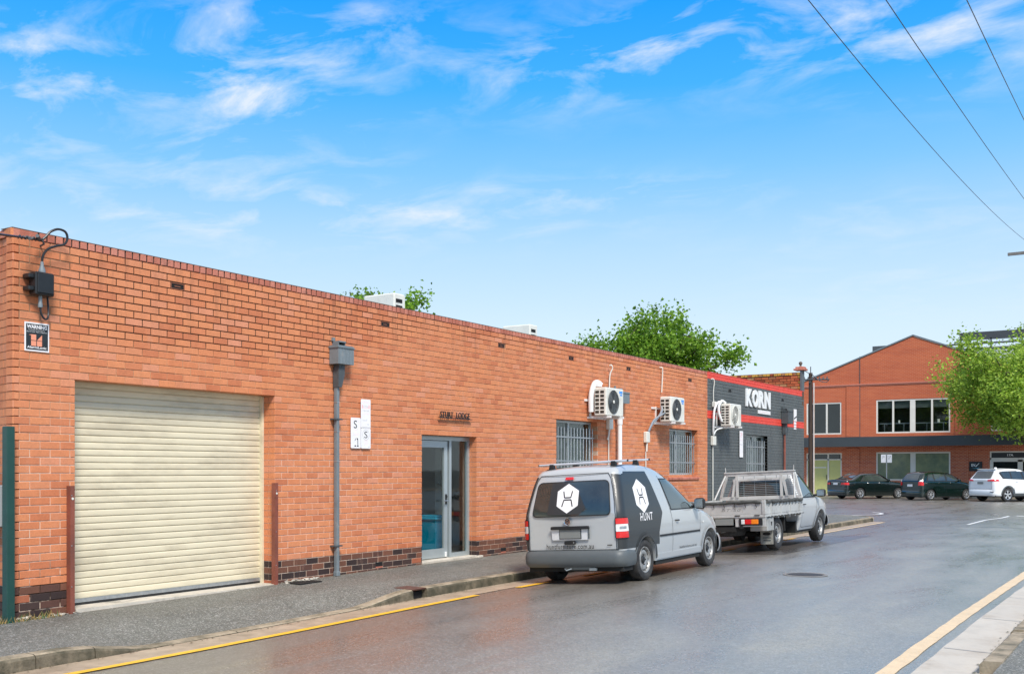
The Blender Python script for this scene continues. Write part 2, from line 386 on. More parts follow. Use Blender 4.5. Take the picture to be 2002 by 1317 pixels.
# kerb (west side): separate stones along the footpath
kerb=empty('kerb',(KX,6,0),kind='structure')
m_kface=M('grimy_shaded_kerb_face',(.17,.14,.095),.85,var=.4,vs=4,bump=.006,bs=45,dirt=(.055,.05,.03),ds=3.5,dth=.47)  # darker vertical face: dirt, with its shading also put into the colour
def kerb_piece(ya,yb,step=.2,parent=kerb,mat=m_conc):
    mb=MB(); n=max(1,int((yb-ya)/step)); rows=[]
    for i in range(n+1):
        y=ya+(yb-ya)*i/n; d=kerb_drop(y); r=rise(y)
        top=KT+r-.112*d; bot=-.16+r
        w=random.uniform(-.004,.004)
        prof=[(1.722,bot-.15),(1.722,top),(1.73,top+.004),(KX-.035,top+.001),(KX-.012,top-.008),(KX+w,top-.03 if d<.9 else top-.010),(KX+.012+w,bot-.15)]
        rows.append([(x,y,z) for x,z in prof])
    m=len(rows[0]); vs=[p for r_ in rows for p in r_]
    fs=[(i*m+k,i*m+k+1,(i+1)*m+k+1,(i+1)*m+k) for i in range(n) for k in range(m-1)]
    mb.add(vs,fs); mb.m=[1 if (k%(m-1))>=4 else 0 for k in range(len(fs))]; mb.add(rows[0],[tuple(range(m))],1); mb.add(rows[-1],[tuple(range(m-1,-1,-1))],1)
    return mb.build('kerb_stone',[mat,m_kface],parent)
cuts=[-14,-9,-5,-1,1.6,3.9,5.55,6.15,7.9,9.9,10.93]
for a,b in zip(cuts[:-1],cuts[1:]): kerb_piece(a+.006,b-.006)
cuts=[11.22,13.4,15.6,17.9,20.2,22.5,24.8,27.1,29.4,31.7,33.6,35.2]
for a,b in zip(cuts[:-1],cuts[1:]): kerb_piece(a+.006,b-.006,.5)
for a0,a1 in ((2,44),(46,88)):
    mb=MB(); A=[R(a0+(a1-a0)*i/6) for i in range(7)]; vs=[];fs=[]
    for a in A:
        for rr,z in ((1.54,-.3),(1.54,.027),(1.68,.025),(1.70,.0),(1.705,-.3)): vs.append((cx0+rr*math.cos(a),cy0+rr*math.sin(a),z))
    fs=[(i*5+k,i*5+k+1,(i+1)*5+k+1,(i+1)*5+k) for i in range(6) for k in range(4)]
    mb.add(vs,fs); mb.build('kerb_stone',m_conc,kerb)
mb=MB(); mb.box(-60,cx0-.01,36.75,36.9,-.3,.026); mb.build('kerb_stone',m_conc,kerb)
# gutter strips and lines
def strip(name,x0,x1,ya,yb,mat,dz=.004,step=.5,kind='structure',wob=0):
    n=max(1,int((yb-ya)/step)); yy=[ya+(yb-ya)*i/n for i in range(n+1)]
    mb=MB(); vs=[]; k=4
    for y in yy:
        w0=random.uniform(-wob,wob); w1=random.uniform(-wob,wob)
        for i in range(k+1):
            x=x0+w0+(x1+w1-x0-w0)*i/k; vs.append((x,y,road_z(x,y)+dz))
    mb.add(vs,[(j*(k+1)+i,j*(k+1)+i+1,(j+1)*(k+1)+i+1,(j+1)*(k+1)+i) for j in range(n) for i in range(k)])
    return mb.build(name,mat,kind=kind)
strip('gutter',KX-.02,2.33,-14,35.0,m_gutter,.005,.4,wob=.006)
strip('yellow_edge_line',2.35,2.47,-14,11.62,m_yel,.009,.3,wob=.004)
for a,b in ((12.65,13.5),(14.6,15.4),(16.5,17.3),(18.5,19.3),(20.5,21.3),(22.5,23.3),(24.5,25.3),(26.4,34.5)):
    strip('yellow_edge_line',2.35,2.47,a,b,m_yel if b<30 else m_yelf,.009,.3,wob=.003)
strip('faded_yellow_line',8.225,8.36,-14,36,m_yelf,.006,.3,wob=.006)
m_ge=M('stained_gutter_concrete',(.50,.455,.385),.6,var=.14,vs=3,bump=.002,bs=60,dirt=(.33,.28,.22),ds=1.5,dth=.58)
strip('gutter_east',8.47,8.93,-14,36,m_ge,.006,.5,wob=.008)
strip('centre_line',5.16,5.26,32.4,41.0,m_wline,.005)
strip('bitumen_patch',2.6,4.0,19.5,26.3,m_patch,.0035,1)
for i in (3.6,4.6,5.6):
    x0=2.0+.95*i; mb=MB(); mb.box(x0,x0+.5,41.2,41.42,road_z(4,41.3)-.05,road_z(4,41.3)+.006); mb.build('give_way_dash',m_wline,kind='structure')
# turning arc at the mouth of the street
mb=MB(); A=[R(a) for a in range(-90,46,9)]
vs=[]
for a in A:
    for rr in (2.2,2.34): vs.append((-1.3+rr*math.cos(a),40.2+rr*math.sin(a),-.055))
mb.add(vs,[(2*i,2*i+1,2*i+3,2*i+2) for i in range(len(A)-1)]); mb.build('curved_white_line',m_wline,kind='structure')
mb=MB(); vs=[]
for a in A:
    for rr in (2.36,2.52): vs.append((-1.3+rr*math.cos(a),40.2+rr*math.sin(a),-.056))
mb.add(vs,[(2*i,2*i+1,2*i+3,2*i+2) for i in range(len(A)-1)]); mb.build('tar_seal_line',m_patch,kind='structure')
# east side kerb and footpath (near the camera)
ek=empty('kerb_east',(9,9,0),kind='structure')
for a,b in ((-12,-8),(-7.99,-4),(-3.99,0),(.01,4),(4.01,8.9),(9.42,11.3),(11.31,13.4),(13.41,15.6),(15.61,19),(19.01,23),(23.01,27),(27.01,31),(31.01,35.5)):
    mb=MB(); z=rise((a+b)/2)
    mb.prism([(8.93,-.3),(8.93,-.065+z),(8.96,-.035+z),(9.10,-.03+z),(9.10,-.3)],a,b,'y'); mb.build('kerb_stone',m_conc,ek)
sheet('footpath_east',[9.095,10,12,14],[-12,0,6,9,13,20,28,36],lambda x,y:rise(y)-.032,m_path,kind='structure')
# expansion joints across the east gutter: thin dark grooves
for y in (6.6,9.0,10.4,12.6,14.8,17):
    mb=MB(); mb.add([(8.48,y,road_z(8.48,y)+.0085),(8.92,y+.02,road_z(8.92,y)+.0085),(8.92,y+.032,road_z(8.92,y)+.0085),(8.48,y+.012,road_z(8.48,y)+.0085)],[(0,1,2,3)]); mb.build('gutter_joint',m_patch,kind='structure')
# leaf litter along the east kerb
mb=MB()
for i in range(260):
    y=random.uniform(9.3,17); x=8.93-abs(random.gauss(0,.035)); z=road_z(x,y)+.012; s=random.uniform(.008,.022); a=random.uniform(0,6)
    mb.add([(x+s*math.cos(a+k*2.1),y+s*math.sin(a+k*2.1)*1.3,z+random.uniform(0,.008)) for k in range(3)],[(0,1,2)])
m_litter=M('leaf_litter',(.045,.05,.02),.9,var=.3)
mb.build('leaf_litter',m_litter,kind='stuff')
mb=MB()
for i in range(150):
    y=random.uniform(4.5,13.5); x=1.89+abs(random.gauss(0,.05)); z=road_z(x,y)+.010; s_=random.uniform(.007,.018); a=random.uniform(0,6)
    mb.add([(x+s_*math.cos(a+k*2.1),y+s_*math.sin(a+k*2.1)*1.3,z+random.uniform(0,.008)) for k in range(3)],[(0,1,2)])
mb.build('gutter_litter',M('gutter_litter',(.10,.07,.035),.9,var=.4),kind='stuff')
# ------------------------------------------------------------------ shared plain materials
m_dkgreen=M('dark_green_paint',(.008,.052,.042),.35,var=.12,vs=6,coat=.2)
m_rust=M('red_oxide_paint',(.24,.068,.042),.65,var=.35,vs=6,dirt=(.12,.05,.035),ds=3,dth=.55,bump=.001)
m_zinc=M('grey_painted_zinc',(.17,.20,.215),.5,var=.15,vs=6,dirt=(.3,.29,.27),ds=5,dth=.66)
m_zincd=M('dark_grey_zinc',(.07,.08,.085),.55,var=.2,vs=6)
m_alu=M('aluminium_frame',(.42,.47,.48),.32,.35,var=.06,vs=5)
m_galv=M('galvanised_steel',(.42,.44,.45),.35,.7,var=.15,vs=20)
m_black=M('black_plastic',(.014,.015,.016),.4,var=.2,vs=10)
m_dark=M('dark_cavity',(.006,.006,.006),.9,var=.1)
m_white=M('white_paint',(.78,.79,.78),.35,var=.04,vs=3)
m_pvc=M('white_pvc_pipe',(.80,.80,.79),.35,var=.04,dirt=(.5,.46,.42),ds=3,dth=.66)
m_cream=M('cream_enamel',(.70,.69,.62),.4,var=.05,vs=4,dirt=(.45,.42,.36),ds=3,dth=.64)
m_creamd=M('roller_door_enamel',(.71,.63,.45),.45,var=.06,vs=2,dirt=(.55,.48,.34),ds=2.4,dth=.55,stretch=(1,.4,1.5))
m_blue=M('blue_badge',(.05,.28,.75),.4,var=.03)
m_grille=M('fan_grille_grey',(.10,.11,.11),.45,var=.1)
m_signw=M('white_sign_face',(.82,.80,.80),.4,var=.03,vs=5)
m_pink=M('faded_red_print',(.85,.42,.44),.5,var=.1,vs=30)
m_lpink=M('very_faded_print',(.86,.68,.68),.5,var=.1,vs=30)
m_ink=M('black_print',(.02,.02,.02),.5,var=.1)
m_greyp=M('faded_grey_print',(.45,.46,.46),.5,var=.1)
m_glass_dk=M('dark_window_glass',(.012,.018,.018),.04,var=.2,vs=1.5,spec=.6,coat=.3)
def glassmat(name,tint=(.8,.86,.85),f=.75,rough=.02):
    m=bpy.data.materials.new(name); m.use_nodes=True; n=m.node_tree.nodes; l=m.node_tree.links; n.clear()
    o=n.new('ShaderNodeOutputMaterial'); mx_=n.new('ShaderNodeMixShader'); tr=n.new('ShaderNodeBsdfTransparent'); gl=n.new('ShaderNodeBsdfGlossy'); fr=n.new('ShaderNodeFresnel')
    tr.inputs[0].default_value=(*tint,1); gl.inputs['Roughness'].default_value=rough; 
    gg=n.new('ShaderNodeNewGeometry'); im=n.new('ShaderNodeMapRange'); l.new(gg.outputs['Backfacing'],im.inputs[0]); im.inputs['To Min'].default_value=1.5; im.inputs['To Max'].default_value=1/1.5; l.new(im.outputs[0],fr.inputs[0])
    no=n.new('ShaderNodeTexNoise'); no.inputs['Scale'].default_value=.8; bp=n.new('ShaderNodeBump'); bp.inputs['Distance'].default_value=.004; l.new(no.outputs['Fac'],bp.inputs['Height']); l.new(bp.outputs[0],gl.inputs['Normal'])
    mm=n.new('ShaderNodeMath'); mm.operation='MULTIPLY_ADD'; l.new(fr.outputs[0],mm.inputs[0]); mm.inputs[1].default_value=.9; mm.inputs[2].default_value=.0; mm.use_clamp=True
    l.new(mm.outputs[0],mx_.inputs[0]); l.new(tr.outputs[0],mx_.inputs[1]); l.new(gl.outputs[0],mx_.inputs[2]); l.new(mx_.outputs[0],o.inputs[0]); return m
m_glass=glassmat('clear_glass',(.90,.93,.92))
m_cglass=glassmat('tinted_car_glass',(.22,.26,.25))
# text ------------------------------------------------------------------
def text_mesh(s,size,bold=0.0,xs=1.0,shear=0.0,extrude=0.0,spacing=1.0,align='LEFT'):
    c=bpy.data.curves.new('lettering','FONT'); c.body=s; c.size=size; c.offset=bold; c.shear=shear; c.extrude=extrude; c.space_character=spacing; c.align_x=align; c.resolution_u=3
    o=bpy.data.objects.new('lettering',c); COL.objects.link(o); dg=bpy.context.evaluated_depsgraph_get(); me=bpy.data.meshes.new_from_object(o.evaluated_get(dg))
    V=[(v.co.x*xs,v.co.y,v.co.z) for v in me.vertices]; F=[tuple(p.vertices) for p in me.polygons]
    bpy.data.objects.remove(o); bpy.data.meshes.remove(me); return V,F
def text_fit(s,w,h,bold=0.0,extrude=0.0,shear=0.0,spacing=1.0):
    """returns verts scaled so that the lettering fills w x h, origin bottom left"""
    V,F=text_mesh(s,1.0,bold,1,shear,0.0,spacing); a=np.array(V); lo=a.min(0); hi=a.max(0)
    sx=w/(hi[0]-lo[0]); sy=h/(hi[1]-lo[1])
    if extrude:
        V,F=text_mesh(s,1.0,bold,1,shear,1.0,spacing); a=np.array(V); lo=a.min(0)
    return [((x-lo[0])*sx,(y-lo[1])*sy,(z/1.0)*extrude) for x,y,z in V],F
def put_text(name,s,w,h,fn,mat,parent=None,bold=0.0,extrude=0.0,shear=0,spacing=1.0,**k):
    V,F=text_fit(s,w,h,bold,extrude,shear,spacing); mb=MB(); mb.add([fn(x,y,z) for x,y,z in V],F); return mb.build(name,mat,parent,**k)
def wallfn(x0,y0,z0): return lambda a,b,c:(x0+c,y0+a,z0+b)      # lettering on a wall that faces +X
# ------------------------------------------------------------------ brick building
Y0,Y1=6.52,25.74; NR=48; TOP=CH*NR
bld=empty('brick_building',(0,12,0),'long single storey orange brick building with cream roller door and dark brick base','building')
OP=[(7.26,10.306,0,30*CH),(13.581,15.148,0,25*CH),(17.92,19.64,17*CH,30*CH),(23.34,25.09,17*CH,30*CH)]
VENTS=[8.57,12.55,15.83,18.41,21.02,24.49]; LV=[(12.43,1),(15.93,1)]
def holes_boxes(x0,x1,a0,a1,z0,z1,ops):
    """boxes of a wall a0..a1 x z0..z1 round the openings"""
    out=[]; cuts=sorted(ops); a=a0
    for (p,q,zz0,zz1) in cuts:
        out.append((a,p,z0,z1)); 
        if zz0>z0: out.append((p,q,z0,zz0))
        if zz1<z1: out.append((p,q,zz1,z1))
        a=q
    out.append((a,a1,z0,z1)); return out
mb=MB()
for a,b,c,d in holes_boxes(0,0,Y0+.08,Y1-.003,-.2,TOP-CH-.006,[(p-.006,q+.006,zz0-.006 if zz0>0 else -.2,zz1+.006) for p,q,zz0,zz1 in OP]):
    mb.box(-.30,-.0075,a,b,c,d)
mb.build('mortar_core',m_mortar,bld)
mb=MB(); mb.box(-.24,-.008,Y0+.08,Y1,TOP-CH-.005,TOP-.012); mb.build('coping_bed',M('sooty_joint',(.05,.03,.025),.95,var=.3,vs=9),bld)
def brick_geo(x,y0,y1,z0,z1,d=.11,ch=.0035):
    """brick whose front face is at x (facing +X), slightly chamfered"""
    xf=x-ch
    v=[(x-d,y0,z0),(x-d,y1,z0),(x-d,y1,z1),(x-d,y0,z1),(xf,y0,z0),(xf,y1,z0),(xf,y1,z1),(xf,y0,z1),(x,y0+ch,z0+ch),(x,y1-ch,z0+ch),(x,y1-ch,z1-ch),(x,y0+ch,z1-ch)]
    f=[(0,1,5,4),(1,2,6,5),(2,3,7,6),(3,0,4,7),(4,5,9,8),(5,6,10,9),(6,7,11,10),(7,4,8,11),(8,9,10,11)]
    return v,f
pieces=[]
for r in range(NR-1):
    z0=r*CH; off=.5 if r%2 else 0
    cuts=[(p,q) for p,q,a,b in OP if a-.01<=z0 and z0+CH<=b+.01]; edges=[(p,q) for p,q in cuts]
    if r==44: cuts+=[(v,v+.215) for v in VENTS]
    if r==1: cuts+=[(y-.005,y+.17) for y,_ in LV]
    k=int((Y0)/BL)-1
    while True:
        a=(k-off)*BL+.005; b=a+BL-.010
        if a>Y1: break
        k+=1
        seg=[(max(a,Y0),min(b,Y1))]
        if seg[0][1]-seg[0][0]<.02: continue
        for p,q in cuts:
            ns=[]
            for s,e in seg:
                if q<=s or p>=e: ns.append((s,e)); continue
                if s<p: ns.append((s,p))
                if e>q: ns.append((q,e))
            seg=ns
        for s,e in seg:
            for p,q in edges:
                if 0<s-q<.04: s=q
                if 0<p-e<.04: e=p
            if abs(s-Y0)<.03: s=Y0
            g_=.0022 if (z0>(3.05 if s<11.5 else 3.6+min(.3,(s-11.5)*.1))) else 0
            if e-s>.035: pieces.append((r,s+g_*(s>Y0),e-g_,z0+.005+g_*.6,z0+CH-.005-g_*.6))
def depth(y,x=0): return math.sin(TH)*(10.33-x)+math.cos(TH)*y
pieces.sort(key=lambda p:depth(p[1]))
cache={}; nind=0; stuff=MB()
for (r,s,e,z0,z1) in pieces:
    jut=random.uniform(-.002,.0015)
    if nind<300 and s<12:
        key=round(e-s,3)
        if key not in cache:
            v,f=brick_geo(0,0,key,0,z1-z0); me=bpy.data.meshes.new('brick'); me.from_pydata(v,[],f); me.materials.append(m_brick); cache[key]=me
        o=bpy.data.objects.new('brick',cache[key]); COL.objects.link(o); o.parent=bld
        o.location=Vector((jut,s,z0+random.uniform(-.0008,.0008)))-ORI[bld.name]; nind+=1
    else:
        v,f=brick_geo(jut,s,e,z0,z1); stuff.add(v,f)
# bricks in the jambs, behind the front leaf
for (ya,za,zb) in ((10.306,0,30),(15.148,0,25),(19.64,17,30),(25.09,17,30)):
    dd=.27 if ya<11 else .16
    for r in range(za,zb):
        x1=-.118 if r%2 else -.118; z=r*CH
        stuff.box(-dd if dd<.2 else (-.225 if r%2 else -.27),x1,ya,ya+.1,z+.005,z+CH-.005)
        if r%2 and dd>.2: stuff.box(-.29,-.235,ya,ya+.1,z+.005,z+CH-.005)
stuff.build('brickwork',m_brick,bld,kind='stuff')
# coping bricks
y=Y0; first=True; ccache={}
while y<Y1-.02:
    w=.30 if first else .1; e=min(y+w,Y1); key=round(e-y-.020,3)
    if key not in ccache:
        v,f=brick_geo(0,0,key,0,CH-.008,.23,.005); me=bpy.data.meshes.new('coping_brick'); me.from_pydata(v,[],f); me.materials.append(m_cope); ccache[key]=me
    o=bpy.data.objects.new('coping_brick',ccache[key]); COL.objects.link(o); o.parent=bld; o.location=Vector((.006+random.uniform(-.002,.002),y+.010,TOP-CH+.003+random.uniform(-.002,.002)))-ORI[bld.name]
    y=e; first=False
mb=MB(); mb.box(-.2,.004,Y0-.003,Y1-.002,TOP-.002,TOP+.006); mb.build('coping_mortar_cap',M('weathered_mortar_cap',(.16,.12,.10),.9,var=.3,vs=9,bump=.003),bld)
# return wall at the corner (runs back from the street at about 100 degrees)
ang=math.atan2(.186,-.982); ux,uy=math.cos(ang),math.sin(ang); nx_,ny_=uy,-ux     # outward normal points to -Y
if ny_>0: nx_,ny_=-nx_,-ny_
def ret(t,d,z): return (ux*t+nx_*d, Y0+uy*t+ny_*d, z)
mb=MB()
def rbox(mb,t0,t1,d0,d1,z0,z1,mi=0):
    P=[ret(t,d,z) for z in (z0,z1) for t,d in ((t0,d0),(t1,d0),(t1,d1),(t0,d1))]
    mb.add(P,[(0,3,2,1),(4,5,6,7),(0,1,5,4),(1,2,6,5),(2,3,7,6),(3,0,4,7)],mi)
core=MB(); rbox(core,.07,9,-.3,-.008,-.2,TOP-CH-.01); core.build('side_mortar_core',m_mortar,bld)
m_brick_s=brick_mat('side_orange_brick',RED,DK,along='X')
for r in range(NR):
    off=.0 if r%2 else .5; z=r*CH; t=0.0; first=True
    while t<5.5:
        w=(.115 if r%2==0 else .235) if first else .235
        if r==NR-1: w=.235
        rbox(mb,t if first else t,t+w-.005 if first else t+w,-.015 if first else -.11,0 if r<NR-1 else .02,z+.005,z+CH-.005)
        t+=w+.005 if first else .24; first=False
mb.build('side_brickwork',m_brick_s,bld,kind='stuff')
# roof and rear walls
mb=MB(); mb.box(-13,-.3,7.6,Y1,3.55,3.65); mb.box(-13,-12.7,7.6,Y1,-.2,3.55); mb.box(-12.7,-.31,Y1-.25,Y1-.004,-.2,4.0)
mb.build('roof',m_zinc,bld)
# vents
for v in VENTS:
    mb=MB(); z=44*CH; mb.box(-.10,-.006,v,v+.215,z+.004,z+CH-.004,0)
    for i in range(2): mb.box(-.05,-.001,v+.004,v+.211,z+.004+i*.066,z+.012+i*.066,1)
    for i in range(2): mb.box(-.05,-.0015,v+.004+.198*i,v+.012+.198*i,z+.013,z+.069,1)
    mb.box(-.05,-.003,v+.06,v+.15,z+.035,z+.045,1)
    mb.build('air_vent',[m_dark,M('terracotta_vent',(.25,.09,.05),.8,var=.2)],bld)
for y,_ in LV:
    mb=MB(); z=CH; mb.box(-.10,-.0065,y-.005,y+.17,z,z+CH,0); mb.box(-.06,-.004,y+.0,y+.165,z+.0,z+.022,1); mb.build('air_vent',[m_dark,m_cope],bld)
# roller door
rd=empty('roller_door',(0,12,0)); rd.parent=bld; rd.location=(0,0,0); ORI[rd.name]=ORI[bld.name]
pit=.0775; z0=.115; ns=31
prof=[(-.262,0),(-.2492,.003),(-.2474,.012),(-.2466,.036),(-.2474,.061),(-.2492,.0705),(-.262,.0742),(-.262,.0775)]
me=None
ya,yb=7.262,10.304
for i in range(ns+1):
    if me is None:
        mb=MB(); mb.add([(x,ya-ORI[bld.name].y,z) for x,z in prof]+[(x,yb-ORI[bld.name].y,z) for x,z in prof],[(k,k+1,len(prof)+k+1,len(prof)+k) for k in range(len(prof)-1)],0,True)
        t_=bpy.data.meshes.new('slat'); t_.from_pydata(mb.v,[],mb.f); t_.materials.append(m_creamd); t_.polygons.foreach_set('use_smooth',[True]*len(mb.f)); me=t_
    o=bpy.data.objects.new('slat',me); COL.objects.link(o); o.parent=rd; o.location=(random.uniform(-.001,.001),0,z0+i*pit)
mb=MB(); mb.box(-.285,-.235,ya,yb,.075,.118,0); mb.box(-.28,-.24,ya,yb,.045,.075,1); mb.build('bottom_rail',[m_galv,m_black],rd)
mb=MB(); mb.box(-.30,-.285,ya-.2,yb+.2,-.2,2.75); mb.build('door_backing',m_dark,rd)
mb=MB(); mb.box(-.295,.05,7.24,10.33,-.15,.045); mb.build('threshold',m_concl,bld)
mb=MB(); mb.box(-.25,-.20,yb-.035,yb,.0,2.57,0); mb.build('guide_track',m_creamd,rd)
# entrance
ent=empty('entrance_door',(0,12,0)); ent.parent=bld; ent.location=(0,0,0); ORI[ent.name]=ORI[bld.name]
a,b,h=13.581,15.148,25*CH; xf=-.155
mb=MB(); mb.box(xf-.06,xf,a,b,h-.07,h); mb.box(xf-.06,xf,b-.055,b,.10,h-.07); mb.box(xf-.06,xf,a,a+.045,.10,h-.07); mb.box(xf-.06,xf+.004,14.545,14.605,.10,h-.07); mb.box(xf-.06,xf,14.605,b-.055,.10,.17)
mb.build('door_frame',m_alu,ent)
mb=MB(); xx=xf-.012
mb.box(xx-.045,xx,a+.05,a+.13,.11,h-.08); mb.box(xx-.045,xx,14.42,14.51,.11,h-.08); mb.box(xx-.045,xx,a+.13,14.42,.11,.26); mb.box(xx-.045,xx,a+.13,14.42,h-.19,h-.08)
mb.build('door_leaf',m_alu,ent)
mb=MB(); mb.box(xx-.026,xx-.020,a+.13,14.42,.26,h-.19); mb.build('glass_pane',m_glass,ent)
mb=MB(); mb.box(xf-.034,xf-.028,14.605,b-.055,.17,h-.07); mb.build('glass_pane',m_glass,ent)
mb=MB(); mb.box(xx,xx+.012,14.445,14.485,1.0,1.17,1); mb.cyl((xx,14.465,1.06),(xx+.06,14.465,1.06),.01,8); mb.cyl((xx+.055,14.47,1.06),(xx+.055,14.34,1.06),.009,8); mb.cyl((xx,14.465,1.13),(xx+.03,14.465,1.13),.014,8,1)
mb.build('door_handle',[m_galv,m_black],ent)
mb=MB(); mb.bbox(xx,xx+.02,14.43,14.47,.115,.2,.004); mb.build('door_bolt',m_white,ent)
mb=MB(); mb.bbox(-.30,.02,a-.0,b+.0,-.1,.098,.008); mb.bbox(-.05,.035,b+.0,b+.16,-.05,.092,.01); mb.build('doorstep',m_concl,bld)
# lobby behind the glass
m_lob=M('lobby_wall_paint',(.50,.53,.50),.8,var=.06,vs=1.5); m_lobf=M('lobby_floor',(.35,.34,.32),.5,var=.15,vs=4)
mb=MB(); X0=-2.1
mb.box(X0,-.33,12.2,16.9,-.1,.095,1); mb.box(X0-.1,X0,12.2,16.9,.0,3.0,0); mb.box(X0,-.31,12.1,12.2,0,3.0,0); mb.box(X0,-.31,16.9,17.0,0,3,0); mb.box(X0,-.31,12.2,16.9,2.6,2.7,0)
mb.build('lobby',[m_lob,m_lobf],bld)
mb=MB(); mb.box(-1.25,-1.12,15.62,15.75,.095,2.6,0); mb.bbox(-1.33,-1.04,15.54,15.83,.095,.17,.01); mb.build('lobby_column',M('lobby_column_paint',(.5,.53,.51),.5,var=.05),bld)
mb=MB(); mb.tube([(-.9,13.2,1.72),(-.9,14.55,1.02),(-.9,14.68,1.02)],.018,8); mb.tube([(-.9,15.2,1.35),(-.9,15.9,1.0)],.018,8); mb.build('handrail',m_galv,bld)
tb=empty('rubbish_bin',(-.62,14.72,.1),'bright blue plastic bin with a wide rim standing inside the glass door','bin')
m_bin=M('blue_plastic',(.0,.25,.40),.4,var=.08)
def binp(w,z): return [(-.62-w,14.72-w,z),(-.62+w,14.72-w,z),(-.62+w,14.72+w,z),(-.62-w,14.72+w,z)]
mb=MB(); vs=binp(.15,.10)+binp(.19,.72)+binp(.18,.72)+binp(.14,.14)
mb.add(vs,[(3,2,1,0)]+[(i,(i+1)%4,4+(i+1)%4,4+i) for i in range(4)]+[(4+i,4+(i+1)%4,8+(i+1)%4,8+i) for i in range(4)]+[(8+i,8+(i+1)%4,12+(i+1)%4,12+i) for i in range(4)]+[(12,13,14,15)])
mb.build('bin_body',m_bin,tb)
mb=MB(); mb.bbox(-.62-.215,-.62+.215,14.72-.215,14.72+.215,.71,.77,.02); mb.bbox(-.62-.195,-.62+.195,14.72-.195,14.72+.195,.765,.80,.015); mb.build('lid',m_bin,tb)
# barred windows
def window(a,b,z0,z1,parent,xf=-.15,nb=13,split=.5,blind=True,sub=True):
    w=empty('window',(0,0,0)); w.parent=parent; w.location=(0,0,0); ORI[w.name]=ORI[parent.name]
    mb=MB(); t=.045
    mb.box(xf-.05,xf,a,b,z1-t,z1); mb.box(xf-.05,xf,a,b,z0,z0+t); mb.box(xf-.05,xf,a,a+t,z0+t,z1-t); mb.box(xf-.05,xf,b-t,b,z0+t,z1-t)
    m_=a+(b-a)*split; mb.box(xf-.045,xf-.005,m_-.03,m_+.03,z0+t,z1-t); mb.build('frame',m_alu,w)
    for p,q,xo in ((a+t,m_-.03,-.03),(m_+.03,b-t,-.02)):
        mb=MB(); mb.box(xf+xo-.005,xf+xo,p,q,z0+t,z1-t); mb.build('pane',m_glass,w)
    mb=MB(); mb.box(xf-.30,xf-.29,a-.05,b+.05,z0-.05,z1+.05); mb.build('room_behind',m_lob if blind else m_dark,w)
    mb=MB(); n=22
    for i in range(n):
        yy=a+.05+(b-a-.1)*(i+.5)/n; mb.box(xf-.14,xf-.135,yy-.03,yy+.026,z0,z1-.02)
    mb.build('vertical_blind',M('grey_blind_fabric',(.16,.19,.185),.8,var=.1,vs=2),w)
    xb=xf+.07
    for i in range(nb):
        yy=a+.07+(b-a-.14)*i/(nb-1); mb=MB(); mb.cyl((xb,yy,z0+.035),(xb,yy,z1-.14),.0105,6); mb.build('bar',m_galv,w)
    for zz in (z0+.27*(z1-z0),z0+.70*(z1-z0)):
        mb=MB(); mb.box(xb-.006,xb+.016,a+.002,b+.03,zz-.014,zz+.014); mb.build('bar_rail',m_galv,w)
    return w
window(17.92,19.64,17*CH,30*CH,bld,split=.44)
window(23.34,25.09,17*CH,30*CH,bld,split=.42)
for a,b in ((17.92,19.64),(23.34,25.09)):
    mb=MB(); mb.prism([(-.15,17*CH-.002),(.03,16*CH+.02),(.03,16*CH-.03),(-.15,16*CH-.03)],a-.06,b+.06,'y'); mb.build('window_sill',m_cope,bld)
# rubble + weeds at the wall foot
mb=MB()
for i in range(90):
    y=random.choice([random.uniform(6.55,7.2),random.uniform(10.4,11.1)]); x=random.uniform(.0,.09); s=random.uniform(.012,.05)
    vs=[(x+s*random.uniform(-1,1),y+s*1.6*random.uniform(-1,1),rise(y)-.01+s*random.uniform(0,.9)) for _ in range(6)]
    mb.add(vs,[(0,1,2),(2,3,4),(4,5,0),(0,2,4),(1,3,5),(0,3,5)])
mb.build('crumbled_mortar',m_concl,kind='stuff')
mb=MB()
for i in range(420):
    y=6.1+random.random()**1.5*.9; x=random.uniform(-.05,.16); l=random.uniform(.02,.09); a=random.uniform(0,6.28); w=.004
    mb.add([(x-w,y,path_z(0,y)),(x+w,y+w,path_z(0,y)),(x+l*.6*math.cos(a),y+l*.6*math.sin(a),path_z(0,y)+l)],[(0,1,2)])
m_weed=M('dry_grass',(.30,.20,.07),.8,var=.5,vs=20); m_weed2=M('green_weed',(.06,.12,.03),.8,var=.5,vs=20)
mb.m=[random.choice((0,0,1)) for _ in mb.m]
mb.build('dry_weeds',[m_weed,m_weed2],kind='stuff')
# guard posts at the garage
for (y,lab) in ((7.18,'rusty red steel guard post at the corner side of the roller door'),(10.272,'rusty red steel guard post between the roller door and the grey downpipe')):
    g=empty('guard_post',(.05,y,0),lab,'post','steel posts guarding the roller door')
    mb=MB(); d=.027; z0=-.1; z1=1.405
    mb.box(.004,.072,y-d,y-d+.006,z0,z1); mb.box(.066,.072,y-d+.006,y+d-.006,z0,z1); mb.box(.004,.072,y+d-.006,y+d,z0,z1); mb.box(.008,.060,y-d+.007,y+d-.007,z0,z1-.03)
    mb.build('steel_channel',m_rust,g)
    mb=MB(); mb.cyl((.071,y,z1-.14),(.0755,y,z1-.14),.014,14); mb.build('reflector',m_cream,g)
    mb=MB(); 
    for q in (.3,.75,1.3): mb.cyl((.071,y-.012,q),(.077,y-.012,q),.006,8)
    mb.build('bolt_heads',m_galv,g)
